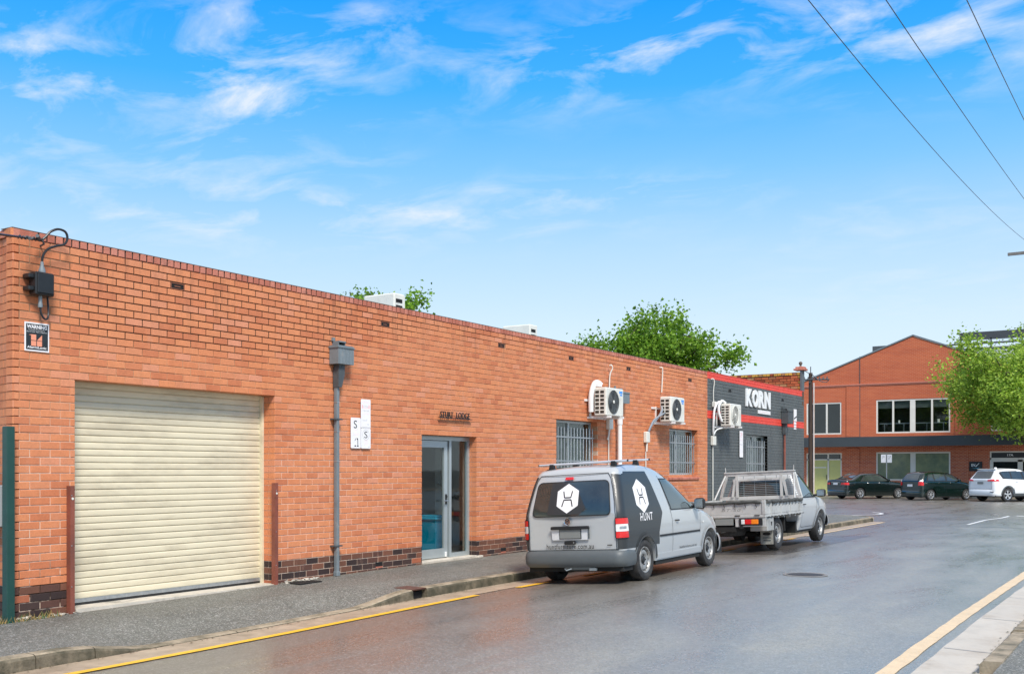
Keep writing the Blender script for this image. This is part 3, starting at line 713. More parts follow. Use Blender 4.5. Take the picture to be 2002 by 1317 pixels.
# green gate at the corner
gt=empty('metal_gate',(.09,6.40,0),'dark green steel gate post with thin rails at the brick corner','gate')
mb=MB(); mb.bbox(.03,.12,6.385,6.475,-.1,2.03,.006); mb.build('gate_post',m_dkgreen,gt)
for z in (1.83,1.66,.12):
    mb=MB(); mb.tube([(.06,6.34,z),(.03,5.6,z),(.02,3.2,z)],.014,8); mb.build('gate_rail',m_black if z>1 else m_dkgreen,gt)
mb=MB(); mb.cyl((.06,6.33,1.83),(.06,6.20,1.83),.028,10); mb.tube([(.05,6.33,1.9),(.04,6.27,2.05),(.03,6.25,1.86)],.012,6); mb.build('gate_hinge',m_galv,gt)
mb=MB(); mb.bbox(-.52,-.05,6.42,6.55,.98,1.42,.012); o=mb.build('meter_cabinet',M('grey_cabinet_paint',(.26,.27,.27),.5,var=.08),label='plain grey metal meter cabinet on the side wall behind the green post',cat='cabinet'); recentre(o)
# electricity service box with looped cable
sb=empty('service_box',(0,6.81,3.43),'black electrical service box with looped overhead cable high on the brick corner','electrical box')
mb=MB(); mb.bbox(.02,.15,6.69,6.91,3.43,3.675,.012); mb.bbox(.15,.163,6.705,6.895,3.45,3.66,.006); mb.box(.0,.02,6.72,6.88,3.47,3.64); mb.build('box_body',m_black,sb)
for z in (3.60,3.47): mb=MB(); mb.bbox(.0,.12,6.63,6.70,z,z+.05,.01); mb.build('mounting_lug',m_black,sb)
mb=MB(); mb.lathe([(0,.036),(.03,.036),(.075,.018),(.12,.016)],(.09,6.80,3.675),'z',14); mb.build('cable_gland',m_zinc,sb); mb=MB(); mb.lathe([(0,.024),(.04,.024),(.05,.02),(.12,.02),(.125,.014)],(.09,6.78,3.305),'z',14); mb.build('cable_gland',m_zinc,sb)
lp=[(.09,6.80,3.80),(.1,6.81,3.87),(.11,6.86,3.94),(.12,6.95,3.985),(.13,7.04,4.02),(.13,7.075,4.09),(.13,7.05,4.155),(.12,6.97,4.17),(.11,6.89,4.13),(.1,6.84,4.07),(.09,6.80,4.03),(.1,6.74,4.02)]
def smooth(pts,n=6):
    P=[Vector(p) for p in pts]; out=[]
    for i in range(len(P)-1):
        p0=P[max(i-1,0)];p1=P[i];p2=P[i+1];p3=P[min(i+2,len(P)-1)]
        for k in range(n):
            t=k/n; out.append(.5*((2*p1)+(-p0+p2)*t+(2*p0-5*p1+4*p2-p3)*t*t+(-p0+3*p1-3*p2+p3)*t**3))
    out.append(P[-1]); return out
mb=MB(); mb.tube(smooth(lp),.013,8); mb.build('cable_loop',m_black,sb); mb=MB(); mb.tube(smooth([(.09,6.78,3.31),(.09,6.79,3.24),(.09,6.83,3.19),(.08,6.87,3.2),(.06,6.895,3.26),(.04,6.90,3.4),(.02,6.90,3.5)]),.011,8); mb.build('cable_loop',m_black,sb)
mb=MB(); mb.tube([(.1,6.74,4.02),(.5,6.073,3.90),(.9,5.40,3.86),(2.5,2.7,4.1),(5.5,-2.4,5.6),(9,-8,8)],.012,8); mb.build('overhead_cable',m_black,sb)
mb=MB(); mb.tube([(.1,6.76,4.03),(.16,6.70,4.045)],.02,8); mb.tube([(.0,6.84,3.98),(.08,6.83,3.99),(.1,6.80,4.02)],.01,6)
for i in range(9):
    t=i/8; c=Vector((.10,6.75,4.02)).lerp(Vector((.30,6.41,3.96)),t); mb.tube([c+Vector((.018*math.cos(a+i),.018*math.sin(a+i),.02*math.sin(a*2))) for a in (0,1,2,3,4)],.007,5)
mb.build('wire_grip',m_zincd,sb)
# warning sign
wsn=empty('warning_sign',(.0,6.8,2.84),'small black alarm warning plate with white border and orange squares below the service box','sign')
y0,y1,z0,z1=6.651,6.937,2.843,3.150
mb=MB(); mb.box(.004,.010,y0,y1,z0,z1); mb.build('sign_plate',m_signw,wsn)
mb=MB(); mb.box(.010,.0115,y0+.016,y1-.014,z0+.016,z1-.016); mb.build('sign_face',M('black_sign_face',(.018,.022,.024),.4,var=.3,vs=15),wsn)
F=lambda yy,zz:wallfn(.0125,yy,zz)
put_text('lettering','WARNING',.235,.040,F(y0+.024,z1-.066),m_signw,wsn,bold=.035)
put_text('lettering','Premises protected by',.19,.014,F(y0+.045,z1-.088),m_signw,wsn)
put_text('lettering','Electronic Alarm System',.235,.014,F(y0+.024,z1-.108),m_signw,wsn)
put_text('lettering','AlarmLogic',.225,.034,F(y0+.028,z0+.022),m_signw,wsn,bold=.02)
mo=M('orange_print',(.80,.30,.18),.5,var=.05); mb=MB(); c=(y0+y1)/2-.006; zc_=z0+.117
for (p,q) in ((-.064,-.072+.012),(.004,-.060)): mb.add([(.0125,c+p,zc_+q+.0),(.0125,c+p+.06,zc_+q),(.0125,c+p+.06,zc_+q+.054),(.0125,c+p,zc_+q+.054)],[(0,1,2,3)])
mb.add([(.0125,c-.064,zc_+.0),(.0125,c-.004,zc_+.0),(.0125,c-.004,zc_+.062),(.0125,c-.064,zc_+.062)],[(0,1,2,3)])
mb.add([(.0125,c+.004,zc_+.0),(.0125,c+.064,zc_+.0),(.0125,c+.064,zc_+.062)],[(0,1,2)])
mb.add([(.0125,c-.068,zc_+.05),(.0125,c-.068,zc_+.06),(.0125,c-.09,zc_+.055)],[(0,1,2)])
mb.build('sign_emblem',mo,wsn)
# parking signs: three plates on the wall
def plate(name,y0,y1,z0,z1,label,x=.02,r=.018,group=None):
    o=empty(name,(x,(y0+y1)/2,z0),label,'sign',group)
    pts=[]
    for cy,cz,a0 in ((y1-r,z1-r,0),(y0+r,z1-r,90),(y0+r,z0+r,180),(y1-r,z0+r,270)):
        for k in range(5): t=R(a0+k*22.5); pts.append((cy+r*math.cos(t),cz+r*math.sin(t)))
    mb=MB(); mb.prism(pts,x,x+.003,'x'); mb.build('sign_plate',m_signw,o)
    mb=MB(); mb.box(0,x,(y0+y1)/2-.02,(y0+y1)/2+.02,z1-.06,z1-.03); mb.box(0,x,(y0+y1)/2-.02,(y0+y1)/2+.02,z0+.03,z0+.06); mb.build('bracket',m_galv,o)
    return o
def ring(mb,x,cy,cz,r0,r1,n=28):
    vs=[(x,cy+rr*math.cos(2*math.pi*i/n),cz+rr*math.sin(2*math.pi*i/n)) for rr in (r0,r1) for i in range(n)]
    mb.add(vs,[(i,(i+1)%n,n+(i+1)%n,n+i) for i in range(n)])
G='faded parking signs beside the grey downpipe'
p=plate('parking_sign',11.825,12.047,1.90,2.352,'faded white parking plate with black S and tow symbol, lower left of three plates',.022,group=G)
x=.0255; put_text('lettering','S',.075,.115,wallfn(x,11.89,2.195),m_ink,p,bold=.0)
mb=MB(); ring(mb,x,11.93,2.25,.078,.084); mb.build('sign_emblem',m_lpink,p)
put_text('lettering','ZONE',.12,.03,wallfn(x,11.875,2.09),m_lpink,p)
mb=MB()
for pts in ([(-.04,-.06),(-.005,-.06),(-.005,-.045),(-.03,-.035)],[(-.035,.03),(-.01,.065),(.0,.06),(-.03,.02)],[(.01,.065),(.04,.065),(.045,-.05),(.03,-.05),(.028,.04),(.01,.05)],[(.01,-.06),(.055,-.06),(.055,-.045),(.02,-.045)]):
    mb.add([(x,11.945+a,1.985+b) for a,b in pts],[tuple(range(len(pts)))])
mb.build('sign_emblem',m_ink,p)
p=plate('parking_sign',12.052,12.272,1.90,2.20,'faded white parking plate with ringed S, lower right of three plates',.024,group=G)
put_text('lettering','S',.075,.10,wallfn(.0275,12.125,2.055),m_ink,p)
mb=MB(); ring(mb,.0275,12.163,2.105,.072,.078); mb.build('sign_emblem',m_greyp,p)
put_text('lettering','2 HOUR',.09,.028,wallfn(.0275,12.12,2.0),m_lpink,p); put_text('lettering','LIMIT',.09,.028,wallfn(.0275,12.12,1.96),m_lpink,p); put_text('lettering','>',.03,.02,wallfn(.0275,12.215,1.915),m_greyp,p)
p=plate('parking_sign',12.05,12.27,2.203,2.635,'tall faded parking plate with pink bars, uppermost of three plates',.024,group=G)
put_text('lettering','TOW AWAY',.15,.03,wallfn(.0275,12.085,2.575),m_lpink,p)
mb=MB(); mb.box(.027,.0275,12.075,12.095,2.50,2.55); mb.box(.027,.0275,12.225,12.245,2.50,2.55); mb.box(.027,.0275,12.095,12.225,2.505,2.51); mb.build('sign_emblem',m_pink,p)
put_text('lettering','NO STANDING',.11,.022,wallfn(.0275,12.105,2.52),m_greyp,p); put_text('lettering','7.30-9 AM',.14,.026,wallfn(.0275,12.09,2.45),m_greyp,p)
put_text('lettering','4.30-6 PM',.14,.026,wallfn(.0275,12.09,2.405),m_lpink,p); put_text('lettering','MON-FRI',.10,.018,wallfn(.0275,12.09,2.31),m_greyp,p); put_text('lettering','>',.05,.02,wallfn(.0275,12.19,2.25),m_greyp,p)
mb=MB(); mb.box(.027,.0275,12.07,12.255,2.212,2.220); mb.build('sign_rule',m_greyp,p)
# building name
nm=empty('building_name_sign',(.03,14.45,2.43),'black raised metal letters reading STURT LODGE above the glass door','sign')
put_text('lettering','STURT  LODGE',.85,.10,wallfn(.045,14.02,2.447),m_black,nm,extrude=.006,bold=.004,spacing=1.1)
mb=MB(); mb.box(.025,.060,13.985,14.93,2.436,2.447); 
for y in (14.1,14.45,14.8): mb.cyl((0,y,2.441),(.03,y,2.441),.005,6)
mb.build('mounting_rail',m_black,nm)
# downpipes --------------------------------------------------------------
def rain_head(y,ztop,label,cat='downpipe',h=.265,w=.335,d=.18,pipe=m_zinc,zbot=.04,clips=(2.31,.485),col=m_zinc,offs=0):
    t=empty('downpipe',(.1,y,0),label,cat)
    z1=ztop; z0=ztop-h; y0=y-.10; 
    mb=MB(); a,b=y0,y0+w; mb.box(.01,d,a,b,z0,z1); mb.box(.0,d+.014,a-.014,b+.014,z1-.035,z1-.02)
    for k in range(5): mb.box(d-.002,d+.004,a+.02+k*(w-.05)/4,a+.03+k*(w-.05)/4,z0+.01,z1-.04)
    mb.build('rainwater_head',col,t)
    mb=MB(); mb.box(.02,d-.02,a+.02,b-.02,z1-.001,z1+.003); mb.build('head_opening',m_dark,t)
    mb=MB(); mb.box(.0,.13,y-.03,y+.12,z1+.05,z1+.07); mb.box(.0,.12,y-.03,y-.018,z1-.01,z1+.05);mb.box(.0,.12,y+.108,y+.12,z1-.01,z1+.05); mb.box(.0,.03,y-.05,y+.0,z1+.07,z1+.12); mb.build('scupper',col,t)
    mb=MB(); mb.prism([(y-.02,z0+.001),(y+.10,z0+.001),(y+.10,z0-.15),(y+.035,z0-.33),(y-.035,z0-.33),(y-.035,z0-.1)],.022,.125,'x'); mb.cyl((.09,y+.05,z0-.03),(.13,y+.05,z0-.03),.018,10); mb.build('offset_bend',m_zincd if col is m_zinc else col,t)
    return t
t=rain_head(11.48,3.365,'grey square downpipe with big rain head right of the roller door')
mb=MB(); mb.bbox(.028,.088,11.482-.028,11.482+.028,.06,2.78,.005); mb.bbox(.02,.098,11.482-.037,11.482+.037,.05,.12,.008); mb.build('pipe',m_zinc,t)
for z in (2.31,.485):
    mb=MB(); mb.box(.0,.097,11.40,11.565,z-.010,z+.010); mb.build('pipe_clip',m_zincd,t)
for z in (2.55,2.13,1.7):
    mb=MB(); mb.box(.0255,.0905,11.482-.031,11.482+.031,z-.005,z+.005); mb.build('pipe_joint',m_galv,t)
t=rain_head(20.45,3.27,'white plastic pipe under a grey rain head behind the first air conditioner',w=.46,h=.25)
mb=MB(); mb.cyl((.12,20.45,-.0),(.12,20.45,2.60),.05,14); mb.cyl((.12,20.45,2.56),(.12,20.45,2.72),.062,14); mb.cyl((.12,20.45,1.45),(.12,20.45,1.49),.056,14); mb.build('pipe',m_pvc,t)
# ------------------------------------------------------------------ air conditioners
def ac_unit(y,z,x,label,blue=True,w=.79,h=.58,d=.28,hoses='a',gridrows=6,fancol=None):
    """outdoor unit on wall brackets: fan faces the street (+X), coil side faces -Y"""
    t=empty('air_conditioner',(x+d/2,y+w/2,z),label,'air conditioner','air conditioners on the street wall')
    mb=MB(); mb.bbox(x,x+d,y,y+w,z,z+h,.018); mb.build('casing',m_cream,t)
    mb=MB(); n=gridrows
    for r_ in range(n):
        for c_ in range(2):
            x0=x+.03+c_*.115; zz=z+.05+r_*(h-.09)/n
            mb.box(x0,x0+.085,y-.004,y+.001,zz,zz+(h-.09)/n-.028)
    mb.build('coil_openings',M('coil_dark',(.03,.026,.02),.7,var=.4,vs=60),t)
    cy=y+w*.40; cz=z+h*.5; xf=x+d
    mb=MB(); ring(mb,xf+.003,cy,cz,.0,.235,32); mb.build('fan_recess',m_grille if fancol is None else fancol,t)
    mb=MB()
    for rr in (.04,.075,.11,.145,.18,.215,.238):
        pts=[(xf+.012,cy+rr*math.cos(2*math.pi*i/28),cz+rr*math.sin(2*math.pi*i/28)) for i in range(29)]; mb.tube(pts,.0035 if rr<.23 else .008,4,cap=False)
    for a in range(0,360,30):
        ca,sa=math.cos(R(a)),math.sin(R(a)); mb.tube([(xf+.010,cy+.03*ca,cz+.03*sa),(xf+.010,cy+.237*ca,cz+.237*sa)],.003,4)
    mb.build('fan_guard',m_zincd if blue else m_cream,t)
    mb=MB()
    for a in (90,210,330):
        pts=[(xf+.005,cy+rr*math.cos(R(a+q)),cz+rr*math.sin(R(a+q))) for rr,q in ((.03,0),(.12,-18),(.21,-14),(.21,30),(.12,22))]; mb.add(pts,[(0,1,2,3,4)])
    mb.build('fan_blades',m_black if blue else m_grille,t)
    mb=MB(); mb.lathe([(0,.035),(.012,.035),(.02,.02),(.021,0.001)],(xf+.008,cy,cz),'x',14); mb.build('fan_hub',m_cream,t)
    if blue:
        mb=MB(); mb.box(xf+.0005,xf+.0025,y+w-.20,y+w-.05,z+h-.10,z+h-.05); mb.box(xf+.0005,xf+.0025,y+w-.17,y+w-.06,z+h-.145,z+h-.115); mb.build('badge',m_blue,t)
    else:
        mb=MB(); mb.box(xf+.0005,xf+.0025,y+w-.16,y+w-.06,z+h-.13,z+h-.10); mb.build('badge',m_greyp,t)
    mb=MB()
    for yy in (y+.10,y+w-.12):
        mb.box(.0,x+d+.06,yy-.02,yy+.02,z-.045,z-.002); mb.box(.0,.03,yy-.02,yy+.02,z-.045,z+.36)
    mb.box(.0,.028,y-.13,y+w+.10,z+.30,z+.345); mb.box(.0,.03,y-.0,y+w,z-.05,z-.01)
    mb.build('wall_bracket',m_pvc,t)
    return t
yA,xA,zA=19.19,.16,2.72
t=ac_unit(yA,zA-.03,xA,'leftmost of three air conditioners, a white pipe shroud arched over its back')
mb=MB(); mb.tube(smooth([(.10,yA-.02,zA+.05),(.11,yA-.03,zA+.40),(.14,yA+.04,zA+.62),(.18,yA+.12,zA+.66),(.24,yA+.16,zA+.60)]),[.05]*25 if False else .055,10); mb.lathe([(0,.075),(.05,.085),(.1,.07),(.13,.02)],(.2,yA+.11,zA+.57),'z',12); mb.build('pipe_shroud',m_white,t)
mb=MB(); mb.tube(smooth([(.05,20.10,3.80),(.09,20.11,3.81),(.10,20.14,3.74),(.05,20.12,3.60),(.035,20.12,3.3)]),.014,8); mb.tube([(.03,20.10,2.60),(.03,20.10,.3)],.013,8); mb.build('conduit',m_creamd if False else m_cream,t)
mb=MB(); mb.bbox(.0,.09,20.03,20.21,2.44,2.70,.012); mb.cyl((.05,20.12,2.70),(.05,20.12,2.80),.02,8); mb.tube([(.05,20.10,2.44),(.05,20.06,2.3),(.035,20.04,2.22)],.02,8); mb.build('isolator_switch',m_cream,t)
yB=22.43
t=ac_unit(yB,zA-.03,xA,'middle air conditioner between the two barred windows, grey hoses at its left')
mb=MB(); mb.tube(smooth([(.20,yB-.0,zA+.33),(.24,yB-.06,zA+.22),(.2,yB-.16,zA+.08),(.1,yB-.30,zA-.10),(.06,yB-.42,zA-.30),(.05,yB-.46,zA-.44)]),.028,8); mb.tube(smooth([(.3,yB+.02,zA+.18),(.26,yB-.1,zA+.13),(.14,yB-.28,zA+.0),(.07,yB-.42,zA-.25)]),.022,8); mb.build('hose',m_galv,t)
mb=MB(); mb.bbox(.0,.09,yB-.55,yB-.37,2.20,2.45,.012); mb.tube([(.05,yB-.46,2.2),(.05,yB-.48,2.0)],.02,8); mb.build('isolator_switch',m_cream,t)
mb=MB(); mb.tube([(.03,yB-.48,2.0),(.03,yB-.48,.3)],.013,8); mb.tube(smooth([(.0,yB+.34,3.98),(.05,yB+.36,3.98),(.06,yB+.38,3.9),(.035,yB+.38,3.4)]),.014,8); mb.build('conduit',m_cream,t)
# rooftop units seen over the parapet
def roof_ac(xc,yc,z,label,w=.74,d=.34,h=.85):
    t=empty('rooftop_air_conditioner',(xc,yc,z),label,'air conditioner','air conditioners on the flat roofs')
    mb=MB(); mb.bbox(xc-w,xc,yc,yc+d,z,z+h,.02); mb.build('casing',m_cream,t)
    mb=MB()
    for k in range(6): mb.box(xc-.001,xc+.004,yc+.05,yc+.24,z+.08+k*.12,z+.08+k*.12+.07)
    mb.build('coil_openings',m_dark,t)
    mb=MB(); mb.box(xc-.20,xc-.14,yc-.004,yc+.001,z+h-.30,z+h-.22); mb.build('lifting_handle',m_dark,t)
    mb=MB(); mb.box(xc-.48,xc-.33,yc-.015,yc+.001,z+h-.52,z+h-.34); mb.build('valve_cover',m_galv,t)
    mb=MB(); mb.box(xc-w+.05,xc-.05,yc,yc+.04,3.64,z); mb.box(xc-w+.05,xc-.05,yc+d-.04,yc+d,3.64,z); mb.build('stand',m_galv,t)
    return t
roof_ac(-2.0,15.36,4.02,'cream air conditioner peeping over the parapet in front of the sparse treetop')
roof_ac(-2.0,20.2,4.00,'cream air conditioner peeping over the parapet left of the leafy tree')
# drains and covers
m_iron=M('cast_iron',(.05,.045,.042),.6,.3,var=.3,vs=20,bump=.003,bs=80)
t=empty('manhole_cover',(5.62,15.58,road_z(5.62,15.58)),'round iron manhole cover in the road right of the van','manhole cover')
zz=road_z(5.62,15.58)
mb=MB(); mb.lathe([(.006,.001),(.007,.24),(.002,.25)],(5.62,15.58,zz),'z',40); mb.build('lid',m_iron,t)
mb=MB(); mb.lathe([(.004,.27),(.008,.28),(.008,.315),(.003,.325)],(5.62,15.58,zz),'z',40); mb.build('ring',M('old_concrete_ring',(.20,.19,.18),.7,var=.2,vs=9),t)
mb=MB(); zz=path_z(1.185,8.015)+.012; mb.lathe([(.004,.001),(.006,.055),(.0,.07)],(1.0,8.1,zz),'z',24); o=mb.build('valve_cover',m_iron,label='small round iron cover in the footpath in front of the roller door',cat='valve cover')
t=empty('drain_inlet',(1.7,11.08,0),'broken kerb drain opening with a rusty iron lid by the end of the yellow line','drain')
mb=MB(); r_=rise(11); mb.box(1.5,1.80,10.94,11.21,-.16+r_,-.075+r_); mb.build('cavity',m_dark,t)
mb=MB(); mb.prism([(1.55,-.045+r_),(1.86,-.05+r_),(1.87,-.032+r_),(1.55,-.024+r_)],10.93,11.22,'y'); mb.build('lid',M('rusty_iron',(.11,.05,.035),.8,var=.4,vs=12,bump=.004),t)
t=empty('drain_grate',(.25,10.75,0),'small iron grate at the foot of the wall beside the downpipe','drain')
r_=rise(10.7); mb=MB(); mb.box(.17,.36,10.42,10.85,-.02+r_,.006+r_); mb.build('pit',m_dark,t)
mb=MB()
for k in range(9): mb.box(.17,.36,10.42+k*.05,10.44+k*.05,.004+r_,.012+r_)
mb.build('grate_bars',m_iron,t)
# ------------------------------------------------------------------ painted building next door
KY0,KY1=25.745,34.04
kb=empty('painted_brick_building',(0,30,0),'charcoal painted brick building with two red bands and white block lettering','building')
def paint_mat():
    m,q=newmat('charcoal_and_red_paint',.55,.4); x,y,z=q.xyz.outputs
    n=q.noise(q.pos,2.2,6,.65); f=q.noise(q.pos,40,4,.6)
    g=q.mix(q.mr(n,.3,.7),(.080,.090,.090),(.115,.125,.122)); r=q.mix(q.mr(n,.3,.7),(.66,.055,.035),(.76,.085,.055))
    top=q.m('GREATER_THAN',z,46*CH); b=q.m('MULTIPLY',q.m('GREATER_THAN',z,34*CH),q.m('LESS_THAN',z,36.4*CH))
    c=q.mix(q.m('MAXIMUM',top,b),g,r); q.l.new(c,q.b.inputs['Base Color']); q.bump(f,.002); return m
m_kp=paint_mat()
KW=(28.66,30.46,17*CH,30*CH)
mb=MB()
for a,b,c,d in holes_boxes(0,0,KY0,KY1,-.2,TOP-.01,[(KW[0],KW[1],KW[2],KW[3])]): mb.box(-.30,-.009,a,b,c,d)
mb.build('wall_core',m_kp,kb)
stuff=MB()
for r in range(NR):
    off=.5 if r%2 else 0; k=int(KY0/BL)-1
    while True:
        a=(k-off)*BL+.006; b=a+BL-.012; k+=1
        if a>KY1: break
        a=max(a,KY0+.002); b=min(b,KY1)
        if b-a<.02: continue
        seg=[(a,b)]
        if 17<=r<30:
            ns=[]
            for s_,e_ in seg:
                if KW[1]<=s_ or KW[0]>=e_: ns.append((s_,e_)); continue
                if s_<KW[0]: ns.append((s_,KW[0]))
                if e_>KW[1]: ns.append((KW[1],e_))
            seg=ns
        for s_,e_ in seg:
            v,f=brick_geo(random.uniform(-.002,.001),s_,e_,r*CH+.006,(r+1)*CH-.006); stuff.add(v,f)
stuff.build('painted_brickwork',m_kp,kb,kind='stuff')
mb=MB(); mb.box(-.26,.006,KY0,KY1+.01,TOP-.002,TOP+.012); mb.build('parapet_capping',M('red_capping',(.70,.07,.045),.5,var=.08),kb)
for y,zz in ((27.25,43),(31.75,43)):
    mb=MB(); mb.box(-.02,.003,y,y+.2,zz*CH,zz*CH+.075); mb.build('air_vent',m_dark,kb)
window(*KW,kb,split=.5,nb=12)
mb=MB(); mb.box(-9,-.3,KY0+.3,33.8,3.6,3.7); mb.box(-9,-8.7,KY0,33.8,-.2,3.6); mb.build('roof',m_zinc,kb)
# street parapet seen from behind: raised wall of red and yellow bricks
m_rb,q=newmat('weathered_red_brick',.85,.3)
wn=q.N('ShaderNodeTexWhiteNoise',noise_dimensions='3D'); g=q.N('ShaderNodeObjectInfo'); 
x,y,z=q.xyz.outputs; c=q.N('ShaderNodeCombineXYZ'); row=q.m('FLOOR',q.m('DIVIDE',z,CH)); q.l.new(row,c.inputs[0]); q.l.new(q.m('FLOOR',q.m('ADD',q.m('DIVIDE',x,.245),q.m('MULTIPLY',q.m('MODULO',row,2),.5))),c.inputs[1]); q.l.new(c.outputs[0],wn.inputs['Vector'])
t=q.ramp(wn.outputs['Value'],[(0,(.16,.03,.015)),(.35,(.36,.08,.03)),(.7,(.48,.13,.05)),(.85,(.42,.22,.10)),(1,(.25,.05,.03))])
t=q.mix(q.mr(q.noise(q.pos,12,6,.7),.5,.7,0,.8),t,(.06,.035,.02)); q.l.new(t,q.b.inputs['Base Color'])
m_yb=M('yellow_quoin_brick',(.62,.34,.06),.85,var=.25,vs=12,dirt=(.14,.07,.02),ds=9,dth=.56)
mb=MB(); mb.box(-9,.0,33.83,34.03,3.66,4.74); mb.build('parapet_core',M('sooty_mortar',(.09,.055,.035),.95,var=.3,vs=8),kb)
m1=MB(); m2=MB()
for r in range(43,55):
    off=.5 if r%2 else 0
    for k in range(-36,1):
        a=(k-off)*.245+.0; b=a+.225
        if b>-.05: b=-.05
        if b-a<.04: continue
        tgt=m2 if (a>(-.32 if r%2 else -.14)) else m1
        if r==54: continue
        tgt.box(a,b,33.815,33.84,r*CH+.006,(r+1)*CH-.008)
m1.build('rear_brickwork',m_rb,kb,kind='stuff'); m2.build('quoin_brickwork',m_yb,kb,kind='stuff')
for k in range(70):
    mb=MB(); a=-.05-(k+1)*.125; mb.box(a,a+.108,33.80,34.05,54*CH+.004+.02,54*CH+.095); mb.build('coping_brick',m_yb if (k%3!=1) else m_rb,kb)
mb=MB(); mb.box(-.05,.004,33.78,34.06,TOP+.013,4.80); mb.build('corner_pier',m_kp if False else M('grey_render',(.10,.115,.12),.7,var=.1),kb)
mb=MB(); mb.bbox(-.26,.10,33.74,34.12,4.80,4.86,.01); mb.bbox(-.21,.06,33.78,34.09,4.86,4.92,.01); mb.build('pier_cap',m_cope,kb)
mb=MB(); mb.lathe([(0,.05),(.03,.035),(.05,.025),(.065,.04),(.09,.055),(.12,.062),(.15,.05),(.17,.03),(.18,.001)],(-.08,33.93,4.92),'z',18); mb.build('ball_finial',M('weathered_stone',(.13,.11,.09),.9,var=.3,vs=15),kb)
# sign lettering
ks=empty('wall_lettering_sign',(.03,29.6,3.2),'big white block letters reading KORN on the charcoal wall','sign')
V0=[("K",28.55,.50),("O",29.07,.49),("R",29.59,.50),("N",30.12,.50)]
for ch_,yy,w in V0: put_text('lettering',ch_,w,.50,wallfn(.02,yy,3.375),m_white,ks,bold=.05,extrude=.018)
mb=MB(); mb.box(.004,.03,29.57,30.62,3.21,3.315); mb.build('name_strip',m_white,ks)
put_text('lettering','ENGINEERING',.92,.055,wallfn(.0315,29.63,3.235),m_lpink,ks)
p=plate('parking_sign',28.03,28.30,1.93,2.66,'tall narrow faded parking plate on the charcoal wall left of its barred window',.024)
put_text('lettering','2P',.16,.12,wallfn(.0275,28.08,2.49),m_pink,p); put_text('lettering','9-5',.18,.08,wallfn(.0275,28.08,2.36),m_lpink,p); put_text('lettering','MON-FRI',.19,.04,wallfn(.0275,28.07,2.26),m_greyp,p)
bs_=empty('blue_and_white_sign',(.02,33.1,2.9),'narrow white and blue vertical sign at the far end of the charcoal wall','sign')
mb=MB(); mb.box(.004,.018,32.93,33.2,3.12,3.50); mb.build('sign_plate',m_signw,bs_)
mb=MB(); mb.add([(.019,32.93,3.22),(.019,33.2,3.30),(.019,33.2,3.25),(.019,32.93,3.17)],[(0,1,2,3)]); mb.build('sign_emblem',m_ink,bs_)
mb=MB(); 
for i,(a,b) in enumerate(((3.02,3.10),(2.93,3.0),(2.86,2.91))): mb.box(.004,.012,32.95,33.18,a,b)
mb.build('sign_text_blocks',m_signw,bs_)
t=ac_unit(26.24,2.73,.16,'rightmost air conditioner, all white with looping white hoses, on the charcoal wall',blue=False,gridrows=7)
yK=26.24
mb=MB(); mb.tube(smooth([(.2,yK-.01,2.85),(.16,yK-.10,3.05),(.16,yK-.10,3.25),(.2,yK+.0,3.38),(.26,yK+.1,3.33)]),.035,8); mb.tube(smooth([(.2,yK+.1,3.36),(.14,yK-.12,3.34),(.10,yK-.26,3.15),(.09,yK-.30,2.85),(.06,yK-.25,2.60),(.05,yK-.20,2.5)]),.028,8); mb.tube(smooth([(.25,yK+.5,2.70),(.2,yK+.1,2.68),(.1,yK-.12,2.62),(.05,yK-.2,2.48)]),.018,8); mb.build('hose',m_white,t)
mb=MB(); mb.bbox(.0,.09,yK-.30,yK-.10,2.22,2.46,.012); mb.build('isolator_switch',m_cream,t)
mb=MB(); mb.tube([(.03,yK-.2,2.22),(.03,yK-.2,.3)],.014,8); mb.tube(smooth([(.0,yK-.26,3.94),(.05,yK-.24,3.95),(.07,yK-.2,3.88),(.035,yK-.18,3.6),(.035,yK-.14,3.3),(.1,yK-.12,3.2)]),.014,8); mb.bbox(0,.1,yK-.2,yK-.05,3.22,3.36,.01); mb.build('conduit',m_cream,t)
t=rain_head(31.8,3.40,'charcoal rain head with thin downpipe at the far end of the painted wall',w=.50,h=.40,d=.22,col=m_zincd)
mb=MB(); mb.cyl((.07,31.82,.0),(.07,31.82,2.8),.035,10); mb.build('pipe',m_rust,t)
t=empty('rooftop_air_conditioner',(-2.4,34.2,4.3),'low cream air conditioner top peeping above the red parapet band','air conditioner','air conditioners on the flat roofs')
mb=MB(); mb.bbox(-2.75,-2.0,32.2,32.55,4.0,4.50,.03); mb.build('casing',m_cream,t)
mb=MB(); mb.box(-2.35,-2.25,32.195,32.201,4.36,4.44); mb.build('lifting_handle',m_dark,t)
# ------------------------------------------------------------------ far building across the cross street
FY=70.5
fb=empty('gabled_brick_building',(-3,FY,0),'two storey gabled red brick building with white framed windows and charcoal awning','building')
m_fup=None
m_fb,q=newmat('far_red_brick',.8,.3); x,y,z=q.xyz.outputs
br=q.N('ShaderNodeTexBrick'); c=q.N('ShaderNodeCombineXYZ'); q.l.new(x,c.inputs[0]); q.l.new(z,c.inputs[1]); q.l.new(c.outputs[0],br.inputs['Vector'])
br.inputs['Scale'].default_value=1; br.inputs['Brick Width'].default_value=.24; br.inputs['Row Height'].default_value=.086; br.inputs['Mortar Size'].default_value=.011; br.inputs['Mortar Smooth'].default_value=.3
br.inputs['Color1'].default_value=(.42,.085,.038,1); br.inputs['Color2'].default_value=(.56,.14,.055,1); br.inputs['Mortar'].default_value=(.60,.36,.26,1)
up=q.m('GREATER_THAN',z,3.6)
